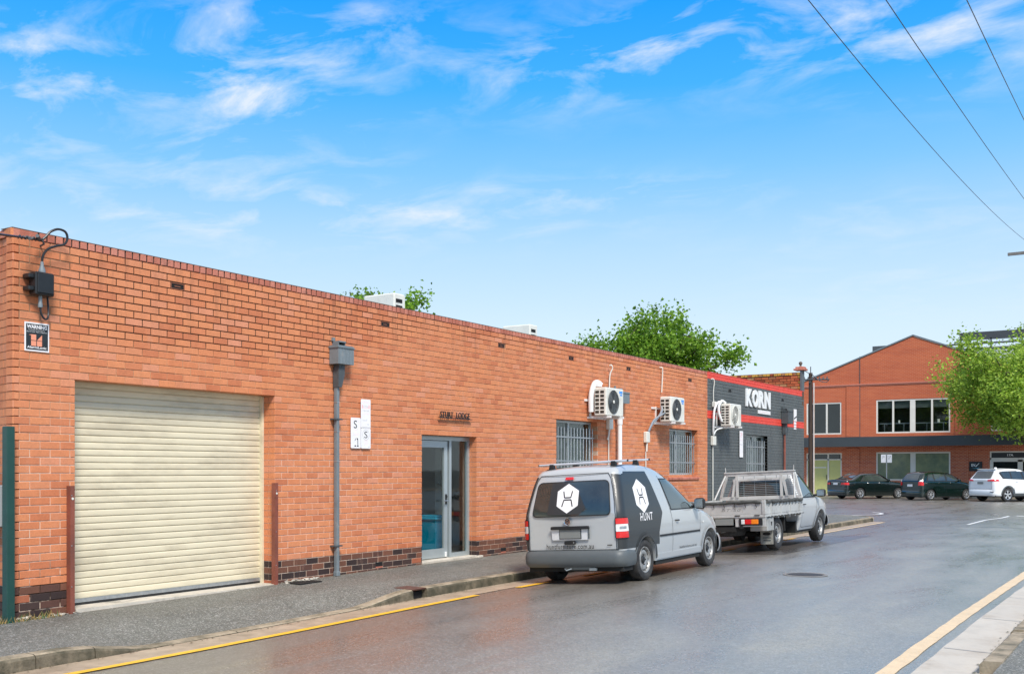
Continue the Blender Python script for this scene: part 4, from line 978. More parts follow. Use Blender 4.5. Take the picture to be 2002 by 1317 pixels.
n=q.noise(q.pos,.6,6,.65); st=q.N('ShaderNodeMapping'); q.l.new(q.pos,st.inputs[0]); st.inputs['Scale'].default_value=(.25,1,2.2); n2=q.noise(st.outputs[0],1.3,6,.7)
upc=q.mix(q.mr(n,.3,.7),(.50,.112,.045),(.58,.150,.060)); upc=q.mix(q.mr(n2,.45,.7,0,.6),upc,(.36,.068,.030))
upc=q.mix(.35,upc,br.outputs['Color'])
c2=q.mix(up,br.outputs['Color'],upc); q.l.new(c2,q.b.inputs['Base Color']); q.bump(br.outputs['Fac'],-.004)
FW=[(-6.345,-1.829,3.94,6.11),(-10.9,-8.578,3.93,6.05),(.5,3.6,3.97,6.0)]
GW=[(-6.345,-1.829,.9,2.72),(-10.9,-8.56,0,2.70),(.44,3.9,0,2.72)]
def xz_wall(mb,x0,x1,z0,z1,holes,ya,yb):
    a=x0
    for p,q_,u,v in sorted(holes):
        mb.box(a,p,ya,yb,z0,z1)
        if u>z0: mb.box(p,q_,ya,yb,z0,u)
        if v<z1: mb.box(p,q_,ya,yb,v,z1)
        a=q_
    mb.box(a,x1,ya,yb,z0,z1)
mb=MB(); xz_wall(mb,-12.2,13,3.4,7.0,FW,FY,FY+.3); mb.build('upper_wall',m_fb,fb)
mb=MB(); xz_wall(mb,-12.2,13,-.3,3.4,GW,FY+.01,FY+.3); mb.build('lower_wall',m_fb,fb)
mb=MB(); mb.prism([(-12.2,7.0),(13,7.0),(13,7.5),(3.2,7.5),(2.9,7.42),(-4.06,10.10),(-11.0,7.5),(-12.2,7.5)],FY+.002,FY+.3,'y'); mb.build('gable_wall',m_fb,fb)
mb=MB(); mb.box(-12.2,13,FY-.06,FY+.0,7.12,7.20); mb.box(-12.2,13,FY-.03,FY+.0,7.05,7.12); mb.build('string_course',m_cope,fb)
mb=MB()
for p,q_ in (((-11.0,7.52),(-4.06,10.12)),((-4.06,10.12),(2.9,7.44))):
    mb.add([(p[0],FY-.05,p[1]),(q_[0],FY-.05,q_[1]),(q_[0],FY+.34,q_[1]),(p[0],FY+.34,p[1]),(p[0],FY-.05,p[1]+.09),(q_[0],FY-.05,q_[1]+.09),(q_[0],FY+.34,q_[1]+.09),(p[0],FY+.34,p[1]+.09)],[(0,3,2,1),(4,5,6,7),(0,1,5,4),(1,2,6,5),(2,3,7,6),(3,0,4,7)])
mb.box(-12.25,-11.0,FY-.05,FY+.34,7.50,7.58); mb.box(2.9,13,FY-.05,FY+.34,7.50,7.58); mb.build('barge_capping',m_zinc,fb)
for a,b in ((-8.25,-7.40),(-1.55,-.75)):
    for c,d in ((3.75,7.04),(-.2,3.0)): mb=MB(); mb.box(a,b,FY-.04,FY-.001,c,d); mb.build('pilaster',m_fb,fb)
mb=MB(); mb.box(-7.40,-7.36,FY-.03,FY,3.7,9.0); mb.build('expansion_joint',m_zincd,fb)
mb=MB(); mb.box(-15,13,FY+.3,FY+14,6.8,7.0); mb.box(-15,-14.8,FY+.3,FY+14,0,6.8); mb.build('roof',m_zinc,fb)
mb=MB(); mb.box(-12.25,13,69.2,FY,3.10,3.13,1); mb.box(-12.25,13,69.14,69.2,3.08,3.70,0); mb.box(-12.25,13,69.2,FY-.02,3.60,3.65,0); mb.build('awning',[M('charcoal_awning',(.045,.055,.062),.5,var=.1,vs=.8),M('awning_soffit',(.22,.2,.19),.7,var=.1)],fb)
m_film=M('olive_window_film',(.20,.23,.11),.35,var=.25,vs=1.2,coat=.6,dirt=(.10,.14,.08),ds=.8,dth=.5)
m_film2=M('pale_green_window_film',(.60,.60,.22),.5,var=.18,vs=1.5,dirt=(.48,.50,.20),ds=1.5,dth=.5)
m_frame=M('warm_white_frame',(.72,.69,.62),.45,var=.05)
m_fgl=M('dark_upstairs_glass',(.015,.02,.02),.06,var=.3,vs=.8,spec=.7)
def fwin(rect,splits,panes,thick=(),name='window',fill=None):
    x0,x1,z0,z1=rect; w=empty(name,(0,0,0)); w.parent=fb; w.location=(0,0,0); ORI[w.name]=ORI[fb.name]
    t=.09; ya,yb=FY+.02,FY+.10
    mb=MB(); mb.box(x0,x1,ya,yb,z1-t,z1); mb.box(x0,x1,ya,yb,z0,z0+t); mb.box(x0,x0+t,ya,yb,z0+t,z1-t); mb.box(x1-t,x1,ya,yb,z0+t,z1-t)
    ed=[x0+t]
    for i,sp in enumerate(splits):
        h=.16 if i in thick else .055; mb.box(sp-h,sp+h,ya,yb-.005,z0+t,z1-t); ed+=[sp-h,sp+h]
    ed.append(x1-t); mb.build('frame',m_frame,w)
    for i in range(0,len(ed),2):
        mb=MB(); mb.box(ed[i],ed[i+1],FY+.07,FY+.075,z0+t,z1-t); mb.build('pane',panes if fill is None else fill,w)
    return w
w=fwin(FW[0],[-5.29,-4.09,-2.92],m_glass,(1,))
mb=MB(); mb.box(-8.6,-.4,FY+1.6,FY+1.62,3.6,6.4); mb.box(-8.6,-8.58,FY+.3,FY+1.6,3.6,6.4); mb.build('room_behind',M('dim_office',(.02,.025,.02),.8,var=.5,vs=1.2),w)
mb=MB(); mb.box(-6.34,-1.84,FY+.16,FY+.17,5.55,6.08); mb.build('roller_blind',M('grey_roller_blind',(.06,.07,.07),.7,var=.1),w)
mb=MB(); mb.box(-6.2,-1.95,FY+.30,FY+.34,4.55,4.60); 
for xx_ in (-5.9,-4.7,-3.3,-2.3): mb.box(xx_,xx_+.03,FY+.3,FY+.33,4.0,4.55)
mb.build('balustrade',m_zinc,w)
mb=MB(); mb.cyl((-2.6,FY+.4,4.6),(-2.6,FY+.4,4.8),.08,10); mb.cyl((-5.0,FY+.4,4.6),(-5.0,FY+.4,4.78),.06,10); mb.build('desk_things',m_cream,w)
fwin(FW[1],[-9.55],m_fgl); fwin(FW[2],[1.6,2.6],m_fgl)
fwin(GW[0],[-4.07],m_film,(0,),name='shop_window')
# shop door with dark transom and film
w=empty('shop_door',(0,0,0)); w.parent=fb; w.location=(0,0,0); ORI[w.name]=ORI[fb.name]
mb=MB(); x0,x1=-10.9,-8.56; ya,yb=FY+.02,FY+.1
for a,b,c,d in ((x0,x1,2.62,2.70),(x0,x1,2.22,2.30),(x0,x0+.08,0,2.62),(x1-.08,x1,0,2.62),(-9.50,-9.40,0,2.62)): mb.box(a,b,ya,yb,c,d)
mb.build('frame',m_frame,w)
for a,b in ((x0+.08,-9.5),(-9.4,x1-.08)):
    mb=MB(); mb.box(a,b,FY+.06,FY+.065,2.30,2.62); mb.build('transom_pane',m_fgl,w)
    mb=MB(); mb.box(a,b,FY+.06,FY+.065,0,2.22); mb.build('filmed_pane',m_film2,w)
mb=MB(); mb.cyl((-9.56,FY+.0,.95),(-9.56,FY+.0,1.25),.02,8); mb.build('handle',m_black,w)
mb=MB(); mb.box(x0+.15,-9.6,FY+.055,FY+.059,1.7,1.78); mb.build('taped_notice',m_cream,w)
# office entrance
w=empty('office_entrance',(0,0,0)); w.parent=fb; w.location=(0,0,0); ORI[w.name]=ORI[fb.name]
mb=MB(); x0,x1=.44,3.9
for a,b,c,d in ((x0,x1,2.64,2.72),(x0,x1,2.20,2.32),(x0,x0+.09,0,2.64),(x1-.09,x1,0,2.64),(x0+.09,x0+.2,0,2.2),(2.0,2.28,0,2.2),(x0+.2,x1-.09,2.08,2.2)): mb.box(a,b,ya,yb,c,d)
mb.build('frame',m_frame,w)
mb=MB(); mb.box(x0+.09,x1-.09,FY+.05,FY+.055,2.32,2.64); mb.build('transom_pane',m_black,w)
for a,b in ((x0+.2,2.0),(2.28,x1-.09)):
    mb=MB(); mb.box(a,b,FY+.06,FY+.065,0,2.08); mb.build('glass_pane',m_fgl,w)
frontfn=lambda x0,y0,z0:(lambda a,b,c:(x0+a,y0-c,z0+b))
put_text('lettering','17A',.34,.13,frontfn(1.42,FY+.047,2.42),m_white,w,bold=.02)
ev=empty('office_sign',(-.35,FY-.03,1.5),'square black sign with white EV letters and blue tick beside the office doors','sign')
mb=MB(); mb.box(-.72,.02,FY-.05,FY-.002,1.50,2.09); mb.build('sign_board',m_black,ev)
put_text('lettering','EV',.24,.17,frontfn(-.60,FY-.052,1.79),m_white,ev,bold=.03)
mb=MB(); yq=FY-.0525; mb.add([(-.38,yq,1.80),(-.34,yq,1.76),(-.14,yq,1.98),(-.17,yq,2.0)],[(0,1,2,3)]); mb.build('tick_mark',m_white,ev)
mb=MB(); mb.add([(-.58,yq,1.70),(-.4,yq,1.65),(-.2,yq,1.67),(-.13,yq,1.80),(-.2,yq,1.71),(-.4,yq,1.685)],[(0,1,2,3,4,5)]); mb.build('swoosh',M('cyan_print',(.05,.30,.42),.4),ev)
# structures behind the gable
o=MB().box(-3.85,14,86,86.3,11.40,11.98).box(-5.2,14,85.7,86,11.05,11.15).box(-4.2,14,85.4,85.6,10.60,10.72)
for k in range(9): o.box(-3.8+2.1*k,-3.7+2.1*k,86,86.1,0 if k==4 else 9,11.5)
o=o.build('roof_screen',M('charcoal_screen',(.05,.055,.06),.6,var=.1),label='charcoal rooftop screen and pergola beams behind the gabled building',cat='roof structure'); recentre(o)
o=MB().box(-3.2,14,87.5,97,0,10.9).box(-3.3,14,87.4,97.1,10.9,11.0).build('building',M('pale_cladding',(.62,.66,.68),.5,var=.05,vs=.3),label='pale clad building glimpsed through the rooftop beams behind the gable',cat='building'); recentre(o)
o=MB().box(-10.3,-8.4,86,88,9,11.37).build('lift_housing',m_zincd,label='dark rooftop box just left of the gable peak',cat='roof structure'); recentre(o)
# far pavement
mb=MB(); mb.box(-150,150,66.2,FY+.3,-.4,.0); mb.build('far_pavement',M('far_pavement_concrete',(.34,.29,.22),.8,var=.2,vs=1),kind='structure')
mb=MB(); mb.box(-150,150,66.02,66.198,-.4,.004); mb.build('far_kerb',m_conc,kind='structure')
# ------------------------------------------------------------------ poles, wires, street sign
sp_=empty('power_pole',(-9.52,66.9,0),'dark timber power pole with pale conduit beside the charcoal building corner','pole')
mb=MB(); mb.tube([(-9.55,66.9,-.2),(-9.55,66.9,7.75)],[.15,.12],10); mb.build('pole_shaft',M('dark_timber',(.055,.035,.025),.85,var=.3,vs=8,stretch=(1,1,.15)),sp_)
mb=MB(); mb.cyl((-9.32,66.8,-.1),(-9.32,66.8,7.1),.05,8); mb.build('cable_guard',M('pale_conduit',(.55,.47,.42),.6),sp_)
mb=MB(); mb.box(-9.62,-9.5,66.7,66.8,7.1,7.2)
mb.tube([(-10.5,66.8,7.35),(-8.4,66.8,7.28)],.05,6)
for k in range(9):
    xx_=-10.4+k*.24; mb.lathe([(0,.03),(.03,.06),(.09,.03),(.12,.055),(.16,.02)],(xx_,66.8,7.36-k*.008),'z',8)
mb.tube(smooth([(-9.5,66.8,7.7),(-9.2,66.75,7.45),(-8.9,66.7,7.2),(-8.5,66.7,7.1),(-8.3,66.7,7.3)]),.025,5); mb.tube(smooth([(-9.6,66.8,7.7),(-10,66.75,7.9),(-10.2,66.7,7.5)]),.025,5); mb.cyl((-9.55,66.9,7.7),(-9.55,66.9,8.15),.03,6)
mb.build('crossarm',m_zincd,sp_)
pp=empty('power_pole',(4.6,66.9,0),'tall power pole at the right edge whose crossarm tip shows against the sky','pole')
mb=MB(); mb.bbox(4.45,4.75,66.75,67.05,-.2,15,.02); mb.build('pole_shaft',M('grey_steel_pole',(.22,.22,.21),.6,.2,var=.15),pp)
mb=MB(); mb.bbox(1.92,7.2,66.72,66.84,13.93,14.10,.01); mb.build('crossarm',M('weathered_arm',(.17,.16,.15),.8,var=.2),pp)
def wire(p0,p1,p2,lab):
    """parabola through three points"""
    a,b,c=map(Vector,(p0,p1,p2)); pts=[]
    for i in range(61):
        t=i/60*2; pts.append(a*((t-1)*(t-2)/2)+b*(-t*(t-2))+c*(t*(t-1)/2))
    mb=MB(); mb.tube(pts,.011,5); o=mb.build('overhead_wire',m_black,label=lab,cat='wire',group='overhead wires across the top right sky')
    return o
from math import sin,cos
def wp(px_,py_,zz):   # point seen at that place in the sky, at the given height above ground
    d=(zz-1.58)*FPX/(918-py_); u=(px_-1001)/FPX; S_,C_=math.sin(TH),math.cos(TH); return Vector((10.33+d*(-S_+u*C_),d*(C_+u*S_),zz))
def wire_fit(A,Mp,E,zA_,zE,lab):
    a=wp(A[0],A[1],zA_); e=wp(E[0],E[1],zE)
    # middle point: on the vertical plane through a and e, along the ray of Mp
    u=(Mp[0]-1001)/FPX; S_,C_=math.sin(TH),math.cos(TH); d=Vector((-S_+u*C_,C_+u*S_)); c=Vector((10.33,0))
    ab=Vector((e.x-a.x,e.y-a.y)); r=Vector((a.x-c.x,a.y-c.y)); det=d.x*(-ab.y)+ab.x*d.y
    dist=(r.x*(-ab.y)+ab.x*r.y)/det; p=c+d*dist; s_=(p-Vector((a.x,a.y))).dot(ab)/ab.dot(ab)
    z=1.58+(918-Mp[1])*dist/FPX
    # quadratic z(s) through (0,za),(s_,z),(1,ze)
    k=(z-(a.z+(e.z-a.z)*s_))/(s_*(s_-1)); pts=[]
    for i in range(-16,61):
        q_=i/60; pts.append((a.x+(e.x-a.x)*q_,a.y+(e.y-a.y)*q_,a.z+(e.z-a.z)*q_+k*q_*(q_-1)))
    mb=MB(); mb.tube(pts,.010,5); return recentre(mb.build('overhead_wire',m_black,label=lab,cat='wire',group='overhead wires across the top right sky'))
wire_fit((1580,0),(1800,264),(2040,494),10.5,14.0,'longest overhead wire, the lowest of the three crossing the sky')
wire_fit((1732,0),(1870,203),(2085,492),10.5,14.0,'middle overhead wire of the three crossing the sky')
wire_fit((1890,0),(1942,110),(2105,430),10.5,15.0,'shortest overhead wire, cutting the top right corner')
ss=empty('street_sign',(-4.8,66.6,0),'grey street sign post with two small white plates outside the shop window','sign')
mb=MB(); mb.cyl((-4.8,66.6,-.05),(-4.8,66.6,2.55),.035,8); mb.build('post',m_galv,ss)
for a,b in ((-5.12,-4.84),(-4.76,-4.48)):
    mb=MB(); mb.bbox(a,b,66.54,66.555,2.02,2.52,.004); mb.build('sign_plate',m_signw,ss)
put_text('lettering','P',.13,.2,frontfn(-5.04,66.535,2.25),m_greyp,ss); put_text('lettering','2P',.18,.2,frontfn(-4.71,66.535,2.25),m_greyp,ss)
# ------------------------------------------------------------------ trees
def leafmat(name,c1,c2,c3):
    m=bpy.data.materials.new(name); m.use_nodes=True; q=NT(m); q.b.inputs['Roughness'].default_value=.5; q.b.inputs['Specular IOR Level'].default_value=.35
    pos=q.N('ShaderNodeNewGeometry').outputs['Position']
    n=q.noise(pos,1.5,4,.65); w=q.noise(pos,6,3,.7); c=q.mix(q.mr(n,.40,.58),c1,c2); c=q.mix(q.mr(w,.48,.62,0,.85),c,c3); yv=q.noise(pos,3.1,2,.5); c=q.mix(q.mr(yv,.68,.74,0,.6),c,(.5,.42,.05))
    q.l.new(c,q.b.inputs['Base Color'])
    t=q.N('ShaderNodeBsdfTranslucent'); q.l.new(c,t.inputs[0]); mxs=q.N('ShaderNodeMixShader'); mxs.inputs[0].default_value=.42
    out=[x for x in q.n if x.type=='OUTPUT_MATERIAL'][0]; q.l.new(q.b.outputs[0],mxs.inputs[1]); q.l.new(t.outputs[0],mxs.inputs[2]); q.l.new(mxs.outputs[0],out.inputs[0]); return m
m_leaf=leafmat('maple_leaf',(.060,.15,.012),(.18,.36,.028),(.34,.52,.05))
m_leaf2=leafmat('lime_leaf',(.11,.22,.02),(.34,.52,.055),(.58,.72,.12))
m_bark=M('bark',(.09,.07,.05),.9,var=.3,vs=6,bump=.01,bs=15)
def tree(x,y,cz,rx,rz,label,trunk_r=.16,n_limb=9,leaf=.13,nleaf=7000,mat=m_leaf,seed=1,dens=.5,base=0,grp='trees rising behind the brick buildings',low=0.0,off=(0,0),tw=1.0):
    rd_=random.Random(seed); t=empty('tree',(x,y,base),label,'tree',grp)
    mb=MB(); h=cz-rz*.55
    mb.tube([(x,y,base),(x+.05,y,base+h*.5),(x+off[0]*.2,y+off[1]*.2,h)],[trunk_r*1.25,trunk_r,trunk_r*.8],10)
    tips=[]
    for i in range(n_limb):
        a=2*math.pi*i/n_limb+rd_.uniform(-.3,.3); el=rd_.uniform(.15,1.35); s=Vector((x+off[0]*.2,y+off[1]*.2,h*rd_.uniform(.75,1.0)+base*.1))
        r_=rd_.uniform(.62,.95)
        e=Vector((x+off[0]+rx*r_*math.cos(a)*math.cos(el),y+off[1]+rx*r_*math.sin(a)*math.cos(el),cz+rz*r_*math.sin(el)*rd_.uniform(.7,1)-low*rz*(1-math.sin(el))))
        m_=s.lerp(e,.5)+Vector((0,0,.25*rz*.5)); P=smooth([s,m_,e],5); mb.tube(P,[trunk_r*.5*(1-k/len(P))+.012 for k in range(len(P))],6)
        for j in range(6):
            q_=P[rd_.randint(3,len(P)-1)]; d=Vector((rd_.gauss(0,1),rd_.gauss(0,1),rd_.gauss(.25,.8))).normalized()*rd_.uniform(.2,.45)*rx*tw
            e2=q_+d; mb.tube([q_,q_.lerp(e2,.5)+Vector((0,0,.05)),e2],[.022,.015,.006],4); tips.append((q_,e2))
        tips.append((m_,e))
    mb.build('trunk',m_bark,t)
    cl=[]
    for q_,e in tips:
        for k in range(3):
            c=q_.lerp(e,rd_.uniform(.5,1.1)); cl.append((c,rd_.uniform(.18,.42)*rx*.55))
    vs=[];fs=[]
    w=[r_**2.2 for _,r_ in cl]; tot=sum(w)
    for (c,r_),wi in zip(cl,w):
        for k in range(int(nleaf*wi/tot)):
            d=Vector((rd_.gauss(0,1),rd_.gauss(0,1),rd_.gauss(0,.75))); d=d.normalized()*r_*(rd_.random()**.45)*(1 if rd_.random()<.93 else 1.35)
            p=c+d; l=leaf*rd_.uniform(.55,1.25)
            u_=Vector((rd_.gauss(0,1),rd_.gauss(0,1),rd_.gauss(0,.6))).normalized(); v_=u_.cross(Vector((rd_.gauss(0,1),rd_.gauss(0,1),rd_.gauss(0,1)))).normalized()
            n_=u_.cross(v_)*l*.18; b0=len(vs)
            vs+=[p-u_*l*.5,p-v_*l*.42+n_,p+u_*l*.55,p+v_*l*.42+n_]
            fs+=[(b0,b0+1,b0+2),(b0,b0+2,b0+3)]
    mb=MB(); mb.add(vs,fs); mb.build('crown',mat,t)
    return t
tree(-10.6,25.1,4.9,2.2,2.5,'sparse twiggy treetop behind the parapet near the first rooftop unit',leaf=.13,nleaf=9500,seed=14,n_limb=11,mat=m_leaf,tw=1.3)
tree(-9.9,44.1,5.6,3.95,3.35,'full leafy green tree behind the far end of the brick building',leaf=.165,nleaf=27000,seed=11,n_limb=16,low=.25,mat=m_leaf)
tree(3.2,66.5,6.0,5.6,3.8,'lime green street tree leaning into the right edge before the gabled building',trunk_r=.2,leaf=.17,nleaf=36000,seed=3,n_limb=20,mat=m_leaf2,grp='street trees',low=.45,off=(-.8,-1.2),tw=.8)
# ------------------------------------------------------------------ vehicles
def hermite(P,n=10):
    """monotone smooth resampling of a profile (y,z)"""
    P=np.array(P,float); y,z=P[:,0],P[:,1]; d=np.diff(z)/np.diff(y); m=np.zeros(len(y)); m[0]=d[0]; m[-1]=d[-1]
    for i in range(1,len(y)-1): m[i]=0 if d[i-1]*d[i]<=0 else 2*d[i-1]*d[i]/(d[i-1]+d[i])
    Y=[];Z=[]
    for i in range(len(y)-1):
        h=y[i+1]-y[i]
        for k in range(n):
            t=k/n; Y.append(y[i]+h*t); Z.append((2*t**3-3*t*t+1)*z[i]+(t**3-2*t*t+t)*h*m[i]+(-2*t**3+3*t*t)*z[i+1]+(t**3-t*t)*h*m[i+1])
    Y.append(y[-1]); Z.append(z[-1]); return np.array(Y),np.array(Z)
class Body:
    def __init__(s,prof,hw,rr=.12,rf=.35,c=.09,crown=.035,sill=.28,arches=(),archr=.36,wz=.31,rside=0.0):
        s.Y,s.Z=hermite(prof); s.hz=[h[0] for h in hw]; s.hw_=[h[1] for h in hw]; s.rr,s.rf,s.c,s.crown,s.sill,s.arches,s.ar,s.wz=rr,rf,c,crown,sill,arches,archr,wz
        s.y0,s.y1=s.Y[0],s.Y[-1]; s.k=int(np.argmax(s.Z))
    def zt(s,y): return float(np.interp(y,s.Y,s.Z))
    def yr(s,z):
        k=s.k; return float(np.interp(z,s.Z[:k+1],s.Y[:k+1]))
    def yf(s,z):
        k=s.k; return float(np.interp(z,s.Z[k:][::-1],s.Y[k:][::-1]))
    def hw(s,z): return float(np.interp(z,s.hz,s.hw_))
    def x(s,y,z):
        w=s.hw(z); o=w; dr=max(0,y-s.yr(z)); df=max(0,s.yf(z)-y)
        if dr<s.rr: o=min(o,w-s.rr+math.sqrt(max(0,s.rr**2-(s.rr-dr)**2)))
        if df<s.rf: 
            q=s.rf-df; o=min(o,w-.62*(s.rf-math.sqrt(max(0,s.rf**2-q*q))))
        t=s.zt(y)
        if z>t-s.c: o=min(o,w-s.c+math.sqrt(max(0,s.c**2-(min(z,t)-(t-s.c))**2)))
        return o
    def zb(s,y):
        z=s.sill
        for a in s.arches:
            if abs(y-a)<s.ar: z=max(z,s.wz+math.sqrt(s.ar**2-(y-a)**2))
        return z
    def side(s,sgn=1):
        def f(y,z,off):
            t=s.zt(y)
            if z<=t-s.c: return (sgn*(s.x(y,z)+off),y,z)
            a=(z-(t-s.c))/s.c
            w=s.hw(t)
            if a<=math.pi/2: return (sgn*(w-s.c+(s.c+off)*math.cos(a)),y,t-s.c+(s.c+off)*math.sin(a))
            e=(a-math.pi/2)*s.c; xx=w-s.c-e
            return (sgn*xx,y,t+off+s.crown*(1-(xx/w)**2))
        return f
    def top(s):
        def f(x,y,off):
            t=s.zt(y); e=.01; sl=(s.zt(y+e)-s.zt(y-e))/(2*e); l=math.sqrt(1+sl*sl); w=s.hw(t)
            return (x,y-off*sl/l,t+s.crown*max(0,1-(x/w)**2)+off/l)
        return f
    def rear(s):
        def f(t,z,off):
            w=s.hw(z); fl=w-s.rr; sg=1 if t>=0 else -1; a=abs(t); y=s.yr(z)
            bulge=-.03*max(0,1-(a/w)**2)
            if a<=fl: return (t,y-off+bulge,z)
            an=(a-fl)/s.rr
            if an<=math.pi/2: return (sg*(fl+(s.rr+off)*math.sin(an)),y+s.rr-(s.rr+off)*math.cos(an)+bulge,z)
            return (sg*(w+off),y+s.rr+(an-math.pi/2)*s.rr,z)
        return f
    def loft(s,name,mat,parent):
        st=set(np.round(np.arange(s.y0,s.y1,.07),4)); st|=set(np.round(s.Y,4)); 
        for a in s.arches:
            for k in range(-90,91,9): st.add(round(a+s.ar*math.sin(R(k)),4)); 
            st.add(round(a-s.ar-.002,4)); st.add(round(a+s.ar+.002,4))
        for k in range(8):
            st.add(round(s.y0+s.rr*(1-math.cos(R(k*12))),4)); st.add(round(s.y1-s.rf*(1-math.cos(R(k*12))),4))
        st=sorted(v for v in st if s.y0<=v<=s.y1); o=[st[0]]
        for v in st[1:]:
            if v-o[-1]>.004: o.append(v)
        st=o; NS,NC,NTp=12,5,6; rings=[]
        for y in st:
            zb,t=s.zb(y),s.zt(y); zs=[zb+(max(t-s.c,zb+.01)-zb)*k/NS for k in range(NS+1)]+[t-s.c+s.c*math.sin(R(90*k/NC)) for k in range(1,NC+1)]
            r=[(s.x(y,zb)-.22,y,zb)]+[(s.x(y,z),y,z) for z in zs]
            w=r[-1][0]; W_=s.hw(t)
            for k in range(1,NTp+1):
                xx=w*(1-k/NTp); r.append((xx,y,t+s.crown*(1-(xx/max(w,.01))**2)*min(1,(w/W_))))
            rings.append(r)
        m=len(rings[0]); mb=MB()
        for sg in (1,-1):
            vs=[(sg*x,y,z) for r in rings for x,y,z in r]
            fs=[(i*m+k,(i+1)*m+k,(i+1)*m+k+1,i*m+k+1) for i in range(len(rings)-1) for k in range(m-1)]
            if sg<0: fs=[f[::-1] for f in fs]
            mb.add(vs,fs,0,True)
            for r,fl in ((rings[0],0),(rings[-1],1)):
                q=[(sg*x,y,z) for x,y,z in r]+[(0,r[0][1],r[0][2])]; mb.add(q,[tuple(range(len(q)))])
        return mb.build(name,mat,parent)
def drape_geo(poly,f,off,step=.06):
    bm=bmesh.new(); vs=[bm.verts.new((a,b,0)) for a,b in poly]; bm.faces.new(vs)
    for ax in (0,1):
        lo=min(p[ax] for p in poly); hi=max(p[ax] for p in poly); n=int((hi-lo)/step)
        for k in range(1,n+1):
            c=lo+(hi-lo)*k/(n+1); pc=[0,0,0]; pc[ax]=c; no=[0,0,0]; no[ax]=1
            bmesh.ops.bisect_plane(bm,geom=bm.verts[:]+bm.edges[:]+bm.faces[:],plane_co=pc,plane_no=no,dist=1e-5)
    bm.verts.index_update(); V=[f(v.co.x,v.co.y,off) for v in bm.verts]; F=[[v.index for v in fc.verts] for fc in bm.faces]; bm.free(); return V,F
def drape(name,poly,f,off,mat,parent,step=.06,th=0,smooth=True,**k):
    mb=MB(); V,F=drape_geo(poly,f,off,step); mb.add(V,F,0,smooth)
    if th:
        n=len(poly)
        for i in range(n):
            a,b=poly[i],poly[(i+1)%n]; m=max(1,int(math.hypot(b[0]-a[0],b[1]-a[1])/step)); q=[(a[0]+(b[0]-a[0])*j/m,a[1]+(b[1]-a[1])*j/m) for j in range(m+1)]
            vs=[f(u,w,off) for u,w in q]+[f(u,w,off-th) for u,w in q]; mb.add(vs,[(j,j+1,m+2+j,m+1+j) for j in range(m)])
    return mb.build(name,mat,parent,**k)
def roundpoly(P,r=.04,n=4):
    out=[]; N_=len(P)
    for i in range(N_):
        a,b,c=Vector(P[i-1]),Vector(P[i]),Vector(P[(i+1)%N_]); u=(a-b); v=(c-b); rr=min(r,u.length*.45,v.length*.45); p=b+u.normalized()*rr; q=b+v.normalized()*rr
        for k in range(n+1):
            t=k/n; w=p.lerp(b,t).lerp(b.lerp(q,t),t); out.append((w.x,w.y))
    return out
def seam(mb,pts,f,w=.008,off=.0025,step=.05):
    for a,b in zip(pts[:-1],pts[1:]):
        l=math.hypot(b[0]-a[0],b[1]-a[1]); n=max(1,int(l/step)); nx2,ny2=-(b[1]-a[1])/l*w/2,(b[0]-a[0])/l*w/2
        vs=[]
        for k in range(n+1):
            t=k/n; u=a[0]+(b[0]-a[0])*t; v=a[1]+(b[1]-a[1])*t; vs+=[f(u+nx2,v+ny2,off),f(u-nx2,v-ny2,off)]
        mb.add(vs,[(2*k,2*k+1,2*k+3,2*k+2) for k in range(n)])
m_tyre=M('tyre_rubber',(.022,.022,.023),.75,var=.2,vs=12,dirt=(.05,.047,.043),ds=6,dth=.55,bump=.001,bs=80)
m_rim=M('steel_rim',(.36,.36,.35),.45,.5,var=.15,vs=15,dirt=(.14,.12,.10),ds=10,dth=.6)
m_alloy=M('alloy_rim',(.62,.63,.64),.28,.6,var=.06)
m_silver=M('silver_car_paint',(.47,.485,.485),.30,.2,var=.03,vs=1,coat=.8)
m_silver2=M('dusty_silver_car_paint',(.46,.47,.47),.36,.2,var=.06,vs=2,coat=.5)
m_wrap=M('matt_charcoal_wrap',(.028,.031,.032),.42,var=.06,vs=2,coat=.15)
m_bump=M('grey_bumper_plastic',(.088,.10,.104),.5,var=.08,vs=4)
m_trim=M('black_trim',(.012,.013,.014),.55,var=.1)
m_cgl=M('car_window_glass',(.040,.050,.047),.03,var=.45,vs=1.1,spec=.75,coat=.6)
m_red=M('red_lamp_lens',(.62,.012,.012),.15,var=.1,vs=30,coat=.6)
m_clear=M('clear_lamp_lens',(.70,.70,.68),.15,var=.15,vs=40,coat=.6)
m_amber=M('amber_lamp_lens',(.85,.22,.01),.2,var=.1,vs=30,coat=.5)
m_plate=M('blanked_grey_plate',(.20,.21,.20),.6,var=.05)
m_chrome=M('chrome',(.7,.7,.7),.12,.95,var=.03)
m_raw=M('weathered_aluminium_tray',(.50,.50,.48),.5,.25,var=.10,vs=6,dirt=(.27,.265,.25),ds=4,dth=.6)
m_under=M('underbody',(.012,.012,.011),.85,var=.3,vs=5)
